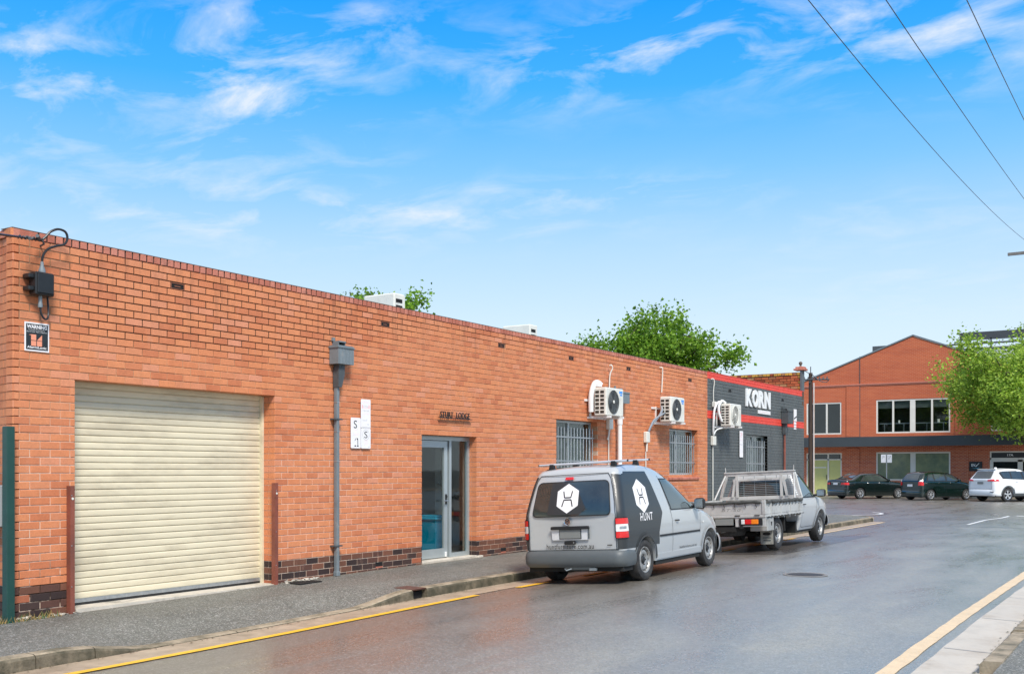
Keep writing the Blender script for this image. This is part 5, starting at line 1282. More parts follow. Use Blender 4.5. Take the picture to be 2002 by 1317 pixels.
def wheel(parent,x,y,Rr,w,sgn,style='steel',rimr=None,hubz=None):
    """sgn +1: outer face towards +x"""
    t=empty('wheel',(x,y,Rr if hubz is None else hubz)); t.parent=parent; ORI[t.name]=None
    rimr=rimr or Rr*.60; h=w/2; s_=sgn
    mb=MB(); pr=[(-h*.8,rimr),(-h,rimr+.02),(-h,Rr-.045),(-h*.86,Rr-.012),(-h*.6,Rr),(h*.6,Rr),(h*.86,Rr-.012),(h,Rr-.045),(h*1.0,rimr+.03),(h*.86,rimr+.006),(h*.7,rimr-.004)]
    mb.lathe([(a*s_,r) for a,r in pr],(0,0,0),'x',40); mb.build('tyre',m_tyre,t)
    mb=MB()
    if style=='steel':
        pr=[(h*.72,rimr+.002),(h*.86,rimr-.004),(h*.82,rimr-.018),(h*.45,rimr-.028),(h*.35,rimr-.04),(h*.55,rimr*.74),(h*.62,rimr*.62),(h*.55,rimr*.45),(h*.35,rimr*.36),(h*.35,.001)]
        mb.lathe([(a*s_,r) for a,r in pr],(0,0,0),'x',40); mb.build('rim',m_rim,t)
        mb=MB(); n=14
        for i in range(n):
            a=2*math.pi*i/n; r0,r1=rimr*.74,rimr*.86; q=[]
            for rr,da in ((r0,-.085),(r1,-.11),(r1,.11),(r0,.085)): q.append(((h*.56)*s_,rr*math.cos(a+da),rr*math.sin(a+da)))
            mb.add(q,[(0,1,2,3)])
        mb.build('rim_slots',m_dark,t)
        mb=MB(); mb.lathe([(h*.36*s_,.062),(h*.50*s_,.058),(h*.62*s_,.045),(h*.66*s_,.02),(h*.66*s_,.001)],(0,0,0),'x',20)
        for i in range(5): a=2*math.pi*i/5; mb.cyl((h*.4*s_,.075*math.cos(a),.075*math.sin(a)),(h*.58*s_,.075*math.cos(a),.075*math.sin(a)),.011,6)
        mb.build('hub_cap',m_trim,t)
    else:
        mb.lathe([(h*.3*s_,.001),(h*.3*s_,rimr)],(0,0,0),'x',32); mb.build('brake_recess',m_dark,t)
        mb=MB(); mb.lathe([(h*.35*s_,rimr-.02),(h*.8*s_,rimr-.018),(h*.86*s_,rimr-.002),(h*.75*s_,rimr+.004)],(0,0,0),'x',36)
        n=7 if style=='seven' else 5
        for i in range(n):
            a=2*math.pi*i/n+.3; d0=.20 if n==7 else .34; d1=.10 if n==7 else .22; r0,r1=.03,rimr-.015; q=[]
            for rr,da in ((r0,-d0*2.2),(r1,-d1),(r1,d1),(r0,d0*2.2)): q.append((rr*math.cos(a+da),rr*math.sin(a+da)))
            mb.prism(q,h*.62*s_,h*.78*s_,'x')
        mb.lathe([(h*.7*s_,.055),(h*.84*s_,.05),(h*.86*s_,.001)],(0,0,0),'x',16); mb.build('rim',m_alloy,t)
    return t
def arch_lip(mb,f,yc,zc,r0,r1,off,a0=0,a1=180,sill=.3):
    vs=[]; n=24
    for i in range(n+1):
        a=R(a0+(a1-a0)*i/n)
        for rr in (r0,r1): vs.append(f(yc+rr*math.cos(a),max(sill,zc+rr*math.sin(a)),off))
    mb.add(vs,[(2*i,2*i+1,2*i+3,2*i+2) for i in range(n)],0,True)
def under(parent,w,y0,y1,z0,z1,axles,R_,name='underbody'):
    mb=MB(); mb.box(-w+.27,w-.27,y0,y1,z0,z1); cuts=[(a-.42,a+.42) for a in axles]; a=y0
    for p,q in cuts:
        for sg in (1,-1): mb.box(min(sg*(w-.27),sg*(w-.05)),max(sg*(w-.27),sg*(w-.05)),a,p,z0,z0+.25)
        a=q
    for sg in (1,-1): mb.box(min(sg*(w-.27),sg*(w-.05)),max(sg*(w-.27),sg*(w-.05)),a,y1,z0,z0+.25)
    for ax in axles: mb.cyl((-w+.2,ax,R_),(w-.2,ax,R_),.05,8)
    return mb.build(name,m_under,parent)
# ---- delivery van
van=empty('delivery_van',(3.0,13.98,-.062),'silver delivery van with charcoal wrap, white hexagon logos and roof racks, parked at the kerb','van',rot=(0,R(-3.0),R(1.9)))
van.scale=(.90,1,.94)
VP=[(-.80,1.07),(-.765,1.22),(-.70,1.45),(-.655,1.60),(-.61,1.70),(-.52,1.755),(-.35,1.78),(0,1.80),(.55,1.80),(.95,1.775),(1.3,1.70),(1.75,1.50),(2.15,1.28),(2.48,1.105),(2.62,1.05),(3.0,.965),(3.3,.86),(3.45,.74),(3.52,.60)]
VH=[(.2,.84),(.35,.865),(.55,.885),(.75,.893),(1.0,.888),(1.12,.872),(1.3,.835),(1.5,.79),(1.7,.725),(1.82,.68)]
VB=Body(VP,VH,rr=.13,rf=.75,c=.085,crown=.03,sill=.27,arches=(0,2.681),archr=.365,wz=.315)
body=VB.loft('body',m_silver,van)
S1,SL,TP,RE=VB.side(1),VB.side(-1),VB.top(),VB.rear()
wp_=[(-.672,.53),(.50,.53),(.50,.72),(.66,1.03),(.40,1.60),(.30,1.90),(-.45,1.90),(-.50,1.60),(-.56,1.30),(-.635,1.07)]
for sg,nm in ((1,S1),(-1,SL)):
    # cut the wrap round the rear wheel arch
    top=[(y,z) for y,z in wp_]
    P=[(-.672,.53),(-.38,.53)]+[(.372*math.cos(R(a)),.315+.372*math.sin(R(a))) for a in range(145,34,-6)]+[(.47,.53),(.50,.72),(.66,1.03),(.42,1.60),(.30,1.86),(-.42,1.86),(-.50,1.62),(-.56,1.30),(-.635,1.07)]
    if sg<0: P=[(y,z) for y,z in P]
    # concave outline: split at the arch crown
    A=[p for p in P]
    L_=[(-.672,.53),(-.30,.53)]+[(.372*math.cos(R(a)),.315+.372*math.sin(R(a))) for a in range(142,89,-6)]+[(0,.69),(0,1.86),(-.42,1.86),(-.50,1.62),(-.56,1.30),(-.635,1.07)]
    R_=[(0,.69)]+[(.372*math.cos(R(a)),.315+.372*math.sin(R(a))) for a in range(84,34,-6)]+[(.50,.53),(.50,.72),(.66,1.03),(.42,1.60),(.30,1.86),(0,1.86)]
    mb=MB()
    for q in (L_,R_):
        V,F=drape_geo(q,nm,.0018,.035); mb.add(V,F,0,True)
    mb.build('charcoal_wrap',m_wrap,van)
    # wrapped rear corner beside the tailgate
    cor=[(.80,.53),(1.02,.53),(1.00,1.07),(.86,1.62),(.72,1.66),(.705,1.56),(.80,1.07)] 
    drape('corner_wrap',[(sg*(p[0]),p[1]) for p in ([(.79,.53),(.99,.53),(1.0,1.07),(.99,1.30),(.935,1.50),(.88,1.64),(.64,1.66),(.67,1.60),(.71,1.45),(.755,1.25),(.79,1.07)])],RE,.002,m_wrap,van,.03)
# tailgate: seam, glass, number plate recess
mb=MB(); dl=[(-.775,.53),(-.775,1.05),(-.745,1.25),(-.70,1.45),(-.655,1.60),(-.60,1.675),(.60,1.675),(.655,1.60),(.70,1.45),(.745,1.25),(.775,1.05),(.775,.53)]
seam(mb,dl,RE,.010,.002); mb.build('tailgate_seam',m_trim,van)
gw=roundpoly([(-.69,1.055),(.69,1.055),(.62,1.56),(-.62,1.56)],.08,6)
drape('glass_surround',roundpoly([(-.705,1.04),(.705,1.04),(.632,1.575),(-.632,1.575)],.09,6),RE,.002,m_trim,van,.04)
rg=drape('rear_window',gw,RE,.0045,m_cgl,van,.04)
def hexa(cx_,cz_,w,h): return [(cx_,cz_+h),(cx_-w,cz_+h*.5),(cx_-w,cz_-h*.5),(cx_,cz_-h),(cx_+w,cz_-h*.5),(cx_+w,cz_+h*.5)]
def chair(f,cx_,cz_,s_,off,parent):
    mb=MB(); w=.012*s_/.2
    for P in ([(-.42,.50),(-.30,.06),(.30,.06),(.42,.50)],[(-.50,-.55),(-.34,-.09),(.34,-.09),(.50,-.55)]):
        P=[(cx_+a*s_*.80,cz_+b*s_*.95) for a,b in P]; seam(mb,P,f,w*1.3,off+.002)
    mb.build('chair_emblem',m_trim,parent)
cxr=-.06
# dark wrap patch with slanted edges behind the logo, inside the glass
drape('window_wrap_panel',[(cxr-.30,1.555),(cxr-.02,1.555),(cxr+.10,1.50),(cxr+.20,1.38),(cxr+.32,1.17),(cxr+.22,1.07),(cxr-.36,1.07)],RE,.0058,m_wrap,van,.04)
drape('hexagon_logo',hexa(cxr,1.315,.19,.225),RE,.0075,m_signw,van,.04)
chair(RE,cxr,1.315,.235,.009,van)
drape('brake_light',[(cxr-.075,1.60),(cxr+.075,1.60),(cxr+.07,1.64),(cxr-.07,1.64)],RE,.012,m_red,van,.05,th=.012)
mb=MB(); c=RE(0,.97,.004); cy=c[1]; 
mb.lathe([(-.012,.048),(-.016,.056),(-.004,.06)],(cxr+.01,cy,.965),'y',28); mb.build('badge_ring',m_chrome,van)
mb=MB(); yb_=cy-.011; 
mb.lathe([(0,.001),(0,.047)],(cxr+.01,yb_+.002,.965),'y',24); mb.build('badge_disc',m_trim,van)
mb=MB()
def bar2(mb,a,b,w,yq,c0): 
    l=math.hypot(b[0]-a[0],b[1]-a[1]); nx3,nz3=-(b[1]-a[1])/l*w/2,(b[0]-a[0])/l*w/2
    mb.add([(c0[0]+a[0]+nx3,yq,c0[1]+a[1]+nz3),(c0[0]+a[0]-nx3,yq,c0[1]+a[1]-nz3),(c0[0]+b[0]-nx3,yq,c0[1]+b[1]-nz3),(c0[0]+b[0]+nx3,yq,c0[1]+b[1]+nz3)],[(0,1,2,3)])
c0=(cxr+.01,.965)
for a,b in (((-.018,.042),(0,.006)),((.018,.042),(0,.006)),((-.04,.022),(-.02,-.04)),((-.02,-.04),(0,-.004)),((0,-.004),(.02,-.04)),((.02,-.04),(.04,.022))): bar2(mb,a,b,.008,yb_-.001,c0)
mb.build('badge_letters',m_chrome,van)
rc=roundpoly([(-.34,.685),(.32,.685),(.33,.865),(-.35,.865)],.02,4)
m_rw=M('pale_recess',(.66,.67,.68),.35,.2,var=.03,coat=.4)
drape('plate_recess',rc,RE,.003,m_rw,van,.06)
drape('plate_hood',roundpoly([(-.35,.845),(.335,.845),(.325,.893),(-.34,.893)],.02,4),RE,.035,m_trim,van,.05,th=.034)
drape('recess_edge',[(.30,.70),(.325,.70),(.33,.86),(.305,.86)],RE,.012,m_bump,van,.05,th=.01)
drape('number_plate_frame',[(-.205,.70),(.185,.70),(.185,.845),(-.205,.845)],RE,.010,m_trim,van,.06,th=.008)
drape('number_plate',[(-.195,.71),(.175,.71),(.175,.84),(-.195,.84)],RE,.013,m_plate,van,.06)
drape('tailgate_handle',roundpoly([(-.12,.615),(.08,.615),(.08,.67),(-.12,.67)],.02,4),RE,.012,m_trim,van,.05,th=.012)
mb=MB(); c=RE(.05,.643,.013); mb.lathe([(-.002,.011),(-.003,.001)],c,'y',12); mb.build('lock',m_galv,van)
drape('bumper_gap',[(-.80,.520),(.80,.520),(.80,.535),(-.80,.535)],RE,.003,m_trim,van,.1)
drape('dark_badge',[(.62,.59),(.70,.59),(.70,.605),(.62,.605)],RE,.004,m_trim,van,.05)
def tfit(name,s_,w,h,f,u0,v0,off,mat,parent,bold=0,spacing=1.0,shear=0):
    V,F=text_fit(s_,w,h,bold,0,shear,spacing); mb=MB(); mb.add([f(u0+x,v0+y,off) for x,y,z in V],F); return mb.build(name,mat,parent)
tfit('lettering','huntfurniture.com.au',.84,.078,RE,-.45,.548,.004,m_ink,van,.012,1.12)
tfit('lettering','Caddy',.11,.020,RE,-.62,.945,.004,m_greyp,van); tfit('lettering','TDI',.07,.016,RE,.50,.955,.004,m_greyp,van)
# rear lamps wrap the corner
for sg in (1,-1):
    lamp=empty('tail_lamp',(0,0,0)); lamp.parent=van; ORI[lamp.name]=None
    q=lambda P:[(sg*a,b) for a,b in P]
    drape('lamp_housing',q(roundpoly([(.765,.685),(1.0,.685),(.98,1.005),(.765,1.01)],.03,4)),RE,.014,m_trim,lamp,.03,th=.014)
    for nm_,z0_,z1_,mt in (('red_lens',.905,.99,m_red),('clear_lens',.795,.903,m_clear),('red_lens',.70,.793,m_red)):
        drape(nm_,q(roundpoly([(.78,z0_),(.99,z0_),(.97,z1_),(.78,z1_)],.012,3)),RE,.022,mt,lamp,.03,th=.01)
    drape('reverse_bulb',q(roundpoly([(.83,.83),(.93,.83),(.93,.87),(.83,.87)],.012,3)),RE,.0235,m_galv,lamp,.03)
# side logo + name on the street side (and kerb side)
for f in (S1,SL):
    drape('hexagon_logo',hexa(-.02,1.305,.225,.265),f,.0035,m_signw,van,.04); chair(f,-.02,1.305,.25,.0055,van)
sgnrev=lambda f:f
tfit('lettering','HUNT',.45,.125,S1,-.18,.92,.004,m_signw,van,.008,1.12)
tfit('lettering','huntfurniture.com.au',.74,.045,S1,1.32,.40,.004,m_ink,van,0,1.1)
# door windows, pillars, seams, handles, mouldings
for sg,f in ((1,S1),(-1,SL)):
    wn_=[(1.03,1.065),(1.98,1.065),(1.93,1.16),(1.62,1.37),(1.36,1.51),(1.18,1.555),(.83,1.555)]
    drape('window_seal',[(1.005,1.045),(2.0,1.045),(1.945,1.17),(1.63,1.385),(1.37,1.525),(1.19,1.57),(.80,1.575)],f,.002,m_trim,van,.05)
    drape('door_window',wn_,f,.005,m_cgl,van,.05)
    mb=MB(); seam(mb,[(.78,1.62),(.98,1.05),(1.03,.90),(1.03,.36),(1.08,.30),(2.2,.30)],f,.008,.0022); seam(mb,[(2.25,.97),(2.22,.70),(2.2,.62)],f,.008,.0022); seam(mb,[(2.03,1.045),(2.25,.99)],f,.007,.0022); mb.build('door_seam',m_trim,van)
    drape('side_moulding',[(.52,.640),(2.20,.640),(2.20,.672),(.52,.672)],f,.012,m_trim,van,.07,th=.012)
    drape('sill_moulding',[(.42,.29),(2.27,.29),(2.25,.375),(.44,.375)],f,.014,m_silver,van,.07,th=.014)
    mb=MB(); p0=f(1.15,.875,.004); p1=f(1.27,.875,.004); sx=sg*.03
    mb.tube([p0,(p0[0]+sx,p0[1]+.03,p0[2]),(p1[0]+sx,p1[1]-.03,p1[2]),p1],.012,8); mb.build('door_handle',m_trim,van)
    for ax,mt in ((0,m_wrap),(2.681,m_silver)):
        mb=MB(); arch_lip(mb,f,ax,.315,.364,.40,.016,sill=.29); arch_lip(mb,f,ax,.315,.40,.43,.007,sill=.29); mb.build('wheel_arch_flare',mt,van)
    # mirror
    m_=empty('wing_mirror',(0,0,0)); m_.parent=van; ORI[m_.name]=None
    mb=MB(); px0=f(1.97,1.09,0)[0]; a,b=sorted((px0+sg*.05,px0+sg*.24)); mb.bbox(a,b,1.93,2.05,1.03,1.22,.035); mb.build('mirror_housing',m_trim,m_)
    mb=MB(); mb.box(min(px0,px0+sg*.08),max(px0,px0+sg*.08),1.96,2.01,1.05,1.10); mb.build('mirror_arm',m_trim,m_)
    mb=MB(); mb.box(a+.02,b-.02,1.926,1.929,1.05,1.20); mb.build('mirror_glass',m_chrome,m_)
mb=MB(); c=S1(2.36,.80,.004); mb.lathe([(0,.022),(.006,.018),(.007,.001)],c,'x',10); mb.build('side_repeater',m_clear,van)
# windscreen, headlamps, grille
drape('windscreen',roundpoly([(-.50,1.42),(.50,1.42),(.60,2.42),(-.60,2.42)],.06,5),TP,.004,m_cgl,van,.08)
for sg in (1,-1):
    f=VB.side(sg); drape('headlamp',roundpoly([(3.02,.66),(3.38,.64),(3.25,.80),(2.98,.86)],.04,4),f,.008,m_clear,van,.05,th=.008)
# bumpers
def bumper(body,z0,z1,y0,rr,w,name,mat,parent,front=False,yend=.42,bulge=.05):
    mb=MB(); nz=8; rows=[]
    for k in range(nz+1):
        a=k/nz; z=z0+(z1-z0)*a; o=bulge*math.sin(math.pi*min(1,a*1.25+.02))**.5*(1-.35*(1-a)**2) if 0<a<1 else .0
        o=bulge*(1-abs(2*a-1)**3)
        r=[]
        W_=w+o*.6; Y=y0-o
        pts=[]
        for i in range(7): pts.append((W_*0+(W_-rr)*i/6,Y+.035*(i/6)**2))
        yc=Y+.035+rr
        for i in range(1,8): t=R(90*i/7); pts.append((W_-rr+rr*math.sin(t),yc-rr*math.cos(t)))
        for i in range(1,4): pts.append((W_-.006*i,yc+(y0+yend-yc)*i/3))
        rows.append([(x,y,z) for x,y in pts])
    m=len(rows[0])
    for sg in (1,-1):
        vs=[]
        for r in rows:
            for x,y,z in r:
                if front: y=2*y0-y if False else -y
                vs.append((sg*x,y,z))
        mb.add(vs,[(i*m+k,i*m+k+1,(i+1)*m+k+1,(i+1)*m+k) for i in range(nz) for k in range(m-1)],0,True)
        t=[vs[nz*m+k] for k in range(m)]; b_=[(x*.9,(y+.06 if not front else y-.06),z) for x,y,z in t]; mb.add(t+b_,[(k,k+1,m+k+1,m+k) for k in range(m-1)])
    return mb.build(name,mat,parent)
bumper(VB,.27,.525,-.845,.17,.878,'rear_bumper',m_bump,van,yend=.47)
o=bumper(VB,.24,.56,-3.53,.45,.86,'front_bumper',m_silver,van,front=True,yend=.35)
mb=MB(); mb.cyl((-.15,-.74,.27),(.35,-.74,.27),.05,10); mb.tube([(-.12,-.86,.25),(-.06,-.92,.23),(.0,-.86,.25)],.010,6); mb.box(.30,.42,-.84,-.80,.22,.26); mb.build('tow_hook_and_exhaust',m_zinc,van)
under(van,.885,-.74,3.35,.20,.62,(0,2.681),.31)
for x_,sg in ((.77,1),(-.77,-1)):
    for y_ in (0,2.681): wheel(van,x_,y_,.317,.195,sg,'steel',.205)
# roof racks
for y_,x0,x1 in ((-.36,-.66,.80),(.42,-.66,.80)):
    zt_=VB.zt(y_)+.075
    mb=MB(); mb.tube([(-.80,y_,zt_),(x1,y_,zt_)],.017,8); mb.build('rack_bar',M('silver_rack_bar',(.66,.67,.68),.3,.5,var=.04),van)
    for sg in (1,-1):
        mb=MB(); mb.prism([(sg*.56-.055,zt_-.095),(sg*.56+.055,zt_-.125),(sg*.56+.035,zt_+.005),(sg*.56-.035,zt_+.005)],y_-.028,y_+.028,'y'); mb.build('rack_foot',m_trim,van)
        mb=MB(); mb.cyl((sg*.80 if sg>0 else -.80,y_,zt_),(sg*.812,y_,zt_),.019,8); mb.build('rack_end_cap',m_trim,van)
# ---- tray back ute
ute=empty('tray_back_ute',(2.72,20.72,-.05),'silver tray back ute with weathered aluminium tray and ladder rack, parked ahead of the van','ute',rot=(0,R(-2.6),R(.4)))
ute.scale=(.98,1,.97)
UP=[(1.50,.98),(1.53,1.2),(1.57,1.45),(1.64,1.57),(1.8,1.62),(2.15,1.63),(2.4,1.60),(2.62,1.47),(2.88,1.25),(3.08,1.07),(3.2,1.03),(3.55,.98),(3.75,.90),(3.85,.78),(3.90,.62)]
UH=[(.25,.74),(.4,.80),(.6,.845),(.8,.86),(.98,.85),(1.08,.82),(1.3,.74),(1.5,.67),(1.63,.62)]
UB=Body(UP,UH,rr=.06,rf=.6,c=.08,crown=.03,sill=.32,arches=(3.0,),archr=.40,wz=.34)
UB.loft('cab_body',m_silver2,ute)
for sg in (1,-1):
    f=UB.side(sg)
    drape('window_seal',[(1.62,1.02),(2.74,1.02),(2.70,1.12),(2.42,1.38),(2.20,1.51),(1.68,1.53)],f,.002,m_trim,ute,.05)
    drape('door_window',[(1.68,1.05),(2.68,1.05),(2.64,1.12),(2.38,1.36),(2.18,1.48),(1.73,1.50)],f,.005,m_cgl,ute,.05)
    mb=MB(); seam(mb,[(1.60,1.54),(1.60,.42),(1.66,.38),(2.50,.38),(2.62,.6),(2.74,.98)],f,.008,.003); mb.build('door_seam',m_trim,ute)
    mb=MB(); p0=f(1.68,.88,.004); p1=f(1.80,.88,.004); sx=sg*.03; mb.tube([p0,(p0[0]+sx,p0[1]+.03,p0[2]),(p1[0]+sx,p1[1]-.03,p1[2]),p1],.012,8); mb.build('door_handle',m_trim,ute)
    mb=MB(); arch_lip(mb,f,3.0,.34,.40,.45,.018,sill=.33); mb.build('wheel_arch_flare',m_silver2,ute)
    m_=empty('wing_mirror',(0,0,0)); m_.parent=ute; ORI[m_.name]=None
    mb=MB(); px0=f(2.70,1.07,0)[0]; a,b=sorted((px0+sg*.07,px0+sg*.27)); mb.bbox(a,b,2.66,2.77,1.03,1.20,.03); mb.build('mirror_housing',m_trim,m_)
    mb=MB(); mb.box(min(px0,px0+sg*.1),max(px0,px0+sg*.1),2.69,2.73,1.05,1.09); mb.build('mirror_arm',m_trim,m_)
    mb=MB(); mb.box(a+.02,b-.02,2.655,2.659,1.05,1.18); mb.build('mirror_glass',m_chrome,m_)
    drape('headlamp',roundpoly([(3.45,.72),(3.78,.70),(3.68,.84),(3.42,.88)],.04,4),f,.008,m_clear,ute,.05,th=.008)
UR=UB.rear(); drape('cab_rear_window',roundpoly([(-.55,1.08),(.55,1.08),(.50,1.48),(-.50,1.48)],.05,4),UR,.004,m_cgl,ute,.06)
drape('windscreen',roundpoly([(-.52,2.45),(.52,2.45),(.66,3.04),(-.66,3.04)],.05,4),UB.top(),.004,m_cgl,ute,.07)
bumper(UB,.34,.60,-3.92,.40,.83,'front_bumper',m_silver2,ute,front=True,yend=.35)
under(ute,.80,1.4,3.7,.27,.8,(3.0,),.34,'engine_bay_floor')
mb=MB()
for sg in (1,-1): mb.box(sg*.42-.04,sg*.42+.04,-1.0,3.2,.48,.60)
mb.build('chassis_rails',m_under,ute)
mb=MB(); mb.cyl((-.62,0,.33),(.62,0,.33),.06,10); mb.lathe([(-.14,.05),(-.08,.14),(.08,.14),(.14,.05)],(0,0,.33),'x',16); mb.build('rear_axle',m_under,ute)
mb=MB(); mb.lathe([(-.09,.30),(-.10,.24),(-.05,.20),(.05,.20),(.1,.24),(.1,.32),(0,.34),(-.09,.30)],(0,-.55,.42),'z',24); mb.build('spare_wheel',m_tyre,ute); mb=MB(); mb.bbox(-.5,-.1,.5,1.3,.32,.52,.03); mb.build('fuel_tank',m_under,ute)
for sg in (1,-1):
    mb=MB(); mb.tube([(sg*.5,-.7,.55),(sg*.5,-.3,.36),(sg*.5,.0,.40),(sg*.5,.35,.36),(sg*.5,.75,.55)],.03,6); mb.build('leaf_spring',m_under,ute)
for x_,sg in ((.735,1),(-.735,-1)):
    for y_ in (0,3.0): wheel(ute,x_,y_,.34,.21,sg,'steel',.205)
# tray
TW,TY0,TY1=.92,-1.0,1.42
mb=MB(); mb.box(-TW,TW,TY0,TY1,.735,.765); 
for k in range(7): mb.box(-TW+.02,TW-.02,TY0+.1+k*.37,TY0+.15+k*.37,.66,.735)
mb.build('tray_floor',m_raw,ute)
for sg in (1,-1):
    mb=MB(); a,b=sorted((sg*(TW-.0),sg*(TW-.03))); mb.box(a,b,TY0+.05,TY1,.75,1.01); a2,b2=sorted((sg*(TW+.005),sg*(TW-.045))); mb.bbox(a2,b2,TY0+.05,TY1,1.0,1.03,.005); mb.bbox(a2,b2,TY0,TY1,.70,.752,.005)
    mb.build('drop_side',m_raw,ute)
    for k in range(4):
        mb=MB(); yk=TY0+.35+k*.62; a,b=sorted((sg*TW,sg*(TW+.012))); mb.box(a,b,yk-.014,yk+.014,.74,1.0); mb.build('side_hinge',m_raw,ute)
    mb=MB()
    for k in range(12): yk=TY0+.12+k*.205; a,b=sorted((sg*(TW+.004),sg*(TW+.010))); mb.box(a,b,yk,yk+.12,.698,.712)
    mb.build('rope_rail_slots',m_dark,ute)
    # rolled tarpaulin along the top with hanging elastic loops
    mb=MB(); mb.tube([(sg*(TW+.012)+random.uniform(-.006,.006),TY0+.06+k*.1,1.005+random.uniform(-.012,.012)) for k in range(24)],[.034+random.uniform(-.008,.008) for k in range(24)],8); mb.build('rolled_tarp',M('dark_grey_tarp',(.06,.062,.058),.85,var=.4,vs=14),ute)
    for k in range(11):
        mb=MB(); yk=TY0+.15+k*.215; mb.tube([(sg*(TW+.03),yk,1.0),(sg*(TW+.034),yk+.01,.95),(sg*(TW+.022),yk+.012,.91)],.007,4); mb.build('tie_loop',m_trim,ute)
mb=MB(); mb.box(-TW+.03,TW-.03,TY0,TY0+.03,.755,1.0); mb.bbox(-TW+.03,TW-.03,TY0-.008,TY0+.04,.99,1.02,.005); mb.bbox(-TW,TW,TY0-.015,TY0+.04,.70,.755,.006); mb.build('tailgate',m_raw,ute)
mb=MB(); mb.bbox(TW-.06,TW+.01,TY0-.02,TY0+.05,.755,1.04,.006); mb.build('corner_post',m_raw,ute); mb=MB(); mb.bbox(-TW-.01,-TW+.06,TY0-.02,TY0+.05,.755,1.04,.006); mb.build('corner_post',m_raw,ute)
mb=MB(); mb.tube([(-TW+.05+k*.09,TY0-.01+random.uniform(-.006,.006),1.0+random.uniform(-.012,.012)) for k in range(20)],[.032+random.uniform(-.008,.008) for k in range(20)],8); mb.build('rolled_tarp',bpy.data.materials['dark_grey_tarp'],ute)
for k in range(8):
    mb=MB(); xk=-.8+k*.22; mb.tube([(xk,TY0-.025,.99),(xk+.005,TY0-.03,.94),(xk+.01,TY0-.012,.90)],.007,4); mb.build('tie_loop',m_trim,ute)
frr=lambda yq:(lambda u,v,off:(u,yq-off,v))
tfit('lettering','BT-50',.40,.055,frr(TY0),.02,.83,.002,M('embossed_grey',(.22,.21,.19),.6),ute,.0,1.1,.3)
for a in (.30,.70):
    mb=MB(); mb.bbox(a,a+.11,TY0-.03,TY0-.012,.735,.752,.003); mb.build('latch',m_trim,ute)
# lamp panel and plate
mb=MB(); mb.box(.30,.92,TY0+.0,TY0+.03,.52,.70); mb.build('lamp_bracket',m_raw,ute)
mb=MB(); mb.bbox(.38,.86,TY0-.02,TY0+.0,.545,.685,.006); mb.build('lamp_housing',m_trim,ute)
for a,b,mt,nm_ in ((.43,.50,m_clear,'reverse_lens'),(.502,.635,m_red,'stop_lens'),(.637,.78,m_amber,'indicator_lens')):
    mb=MB(); mb.bbox(a,b,TY0-.035,TY0-.018,.57,.665,.006); mb.build(nm_,mt,ute)
mb=MB(); mb.box(-.92,-.30,TY0+.0,TY0+.03,.52,.70); mb.build('lamp_bracket',m_raw,ute)
mb=MB(); mb.bbox(-.86,-.38,TY0-.02,TY0+.0,.545,.685,.006); mb.build('lamp_housing',m_trim,ute)
mb=MB(); mb.bbox(-.78,-.5,TY0-.035,TY0-.018,.57,.665,.006); mb.build('stop_lens',m_red,ute)
mb=MB(); mb.box(-.12,.26,TY0-.005,TY0+.0,.555,.685); mb.build('number_plate',m_plate,ute)
mb=MB(); mb.box(-.3,.3,TY0+.02,TY0+.08,.42,.52); mb.tube([(-.1,TY0+.05,.42),(0,TY0-.02,.40),(.1,TY0+.05,.42)],.015,6); mb.build('tow_bar',m_under,ute)
mb=MB(); mb.bbox(.55,.90,-.86,-.45,.42,.69,.008); mb.build('toolbox',M('checker_plate_steel',(.42,.42,.40),.5,.35,var=.15,vs=12,dirt=(.2,.19,.17),ds=6,dth=.55),ute)
mb=MB(); mb.prism([(-.63,.60),(-.58,.60),(-.605,.52)],.90,.912,'x'); mb.build('toolbox_latch',m_trim,ute)
for sg in (1,-1):
    mb=MB(); a,b=sorted((sg*.60,sg*.86)); mb.bbox(a,b,-.42,-.41,.13,.44,.003); mb.build('mud_flap',M('pale_grey_rubber',(.27,.27,.24),.7,var=.2,vs=15),ute)
    mb=MB(); mb.box(a-.0,b,-.42,-.38,.43,.70); mb.build('mud_flap_bracket',m_raw,ute)
mb=MB(); vs=[(.73+.085*math.cos(2*math.pi*i/20),-.424,.345+.032*math.sin(2*math.pi*i/20)) for i in range(20)]; mb.add(vs,[tuple(range(20))]); mb.build('oval_badge',m_trim,ute)
mb=MB(); mb.box(.65,.82,-.4245,-.4235,.255,.275); mb.box(.66,.81,-.4245,-.4235,.20,.225); mb.build('printed_bars',m_bump,ute)
mb=MB(); mb.tube([(.80,.42,.70),(.80,.47,.36)],.014,6); mb.tube([(-.80,.42,.70),(-.80,.47,.36)],.014,6); mb.build('side_step_rail',m_raw,ute)
mb=MB(); mb.box(.60,.84,.40,.44,.36,.70); mb.box(-.84,-.60,.40,.44,.36,.70); mb.build('front_mud_guard',m_under,ute)
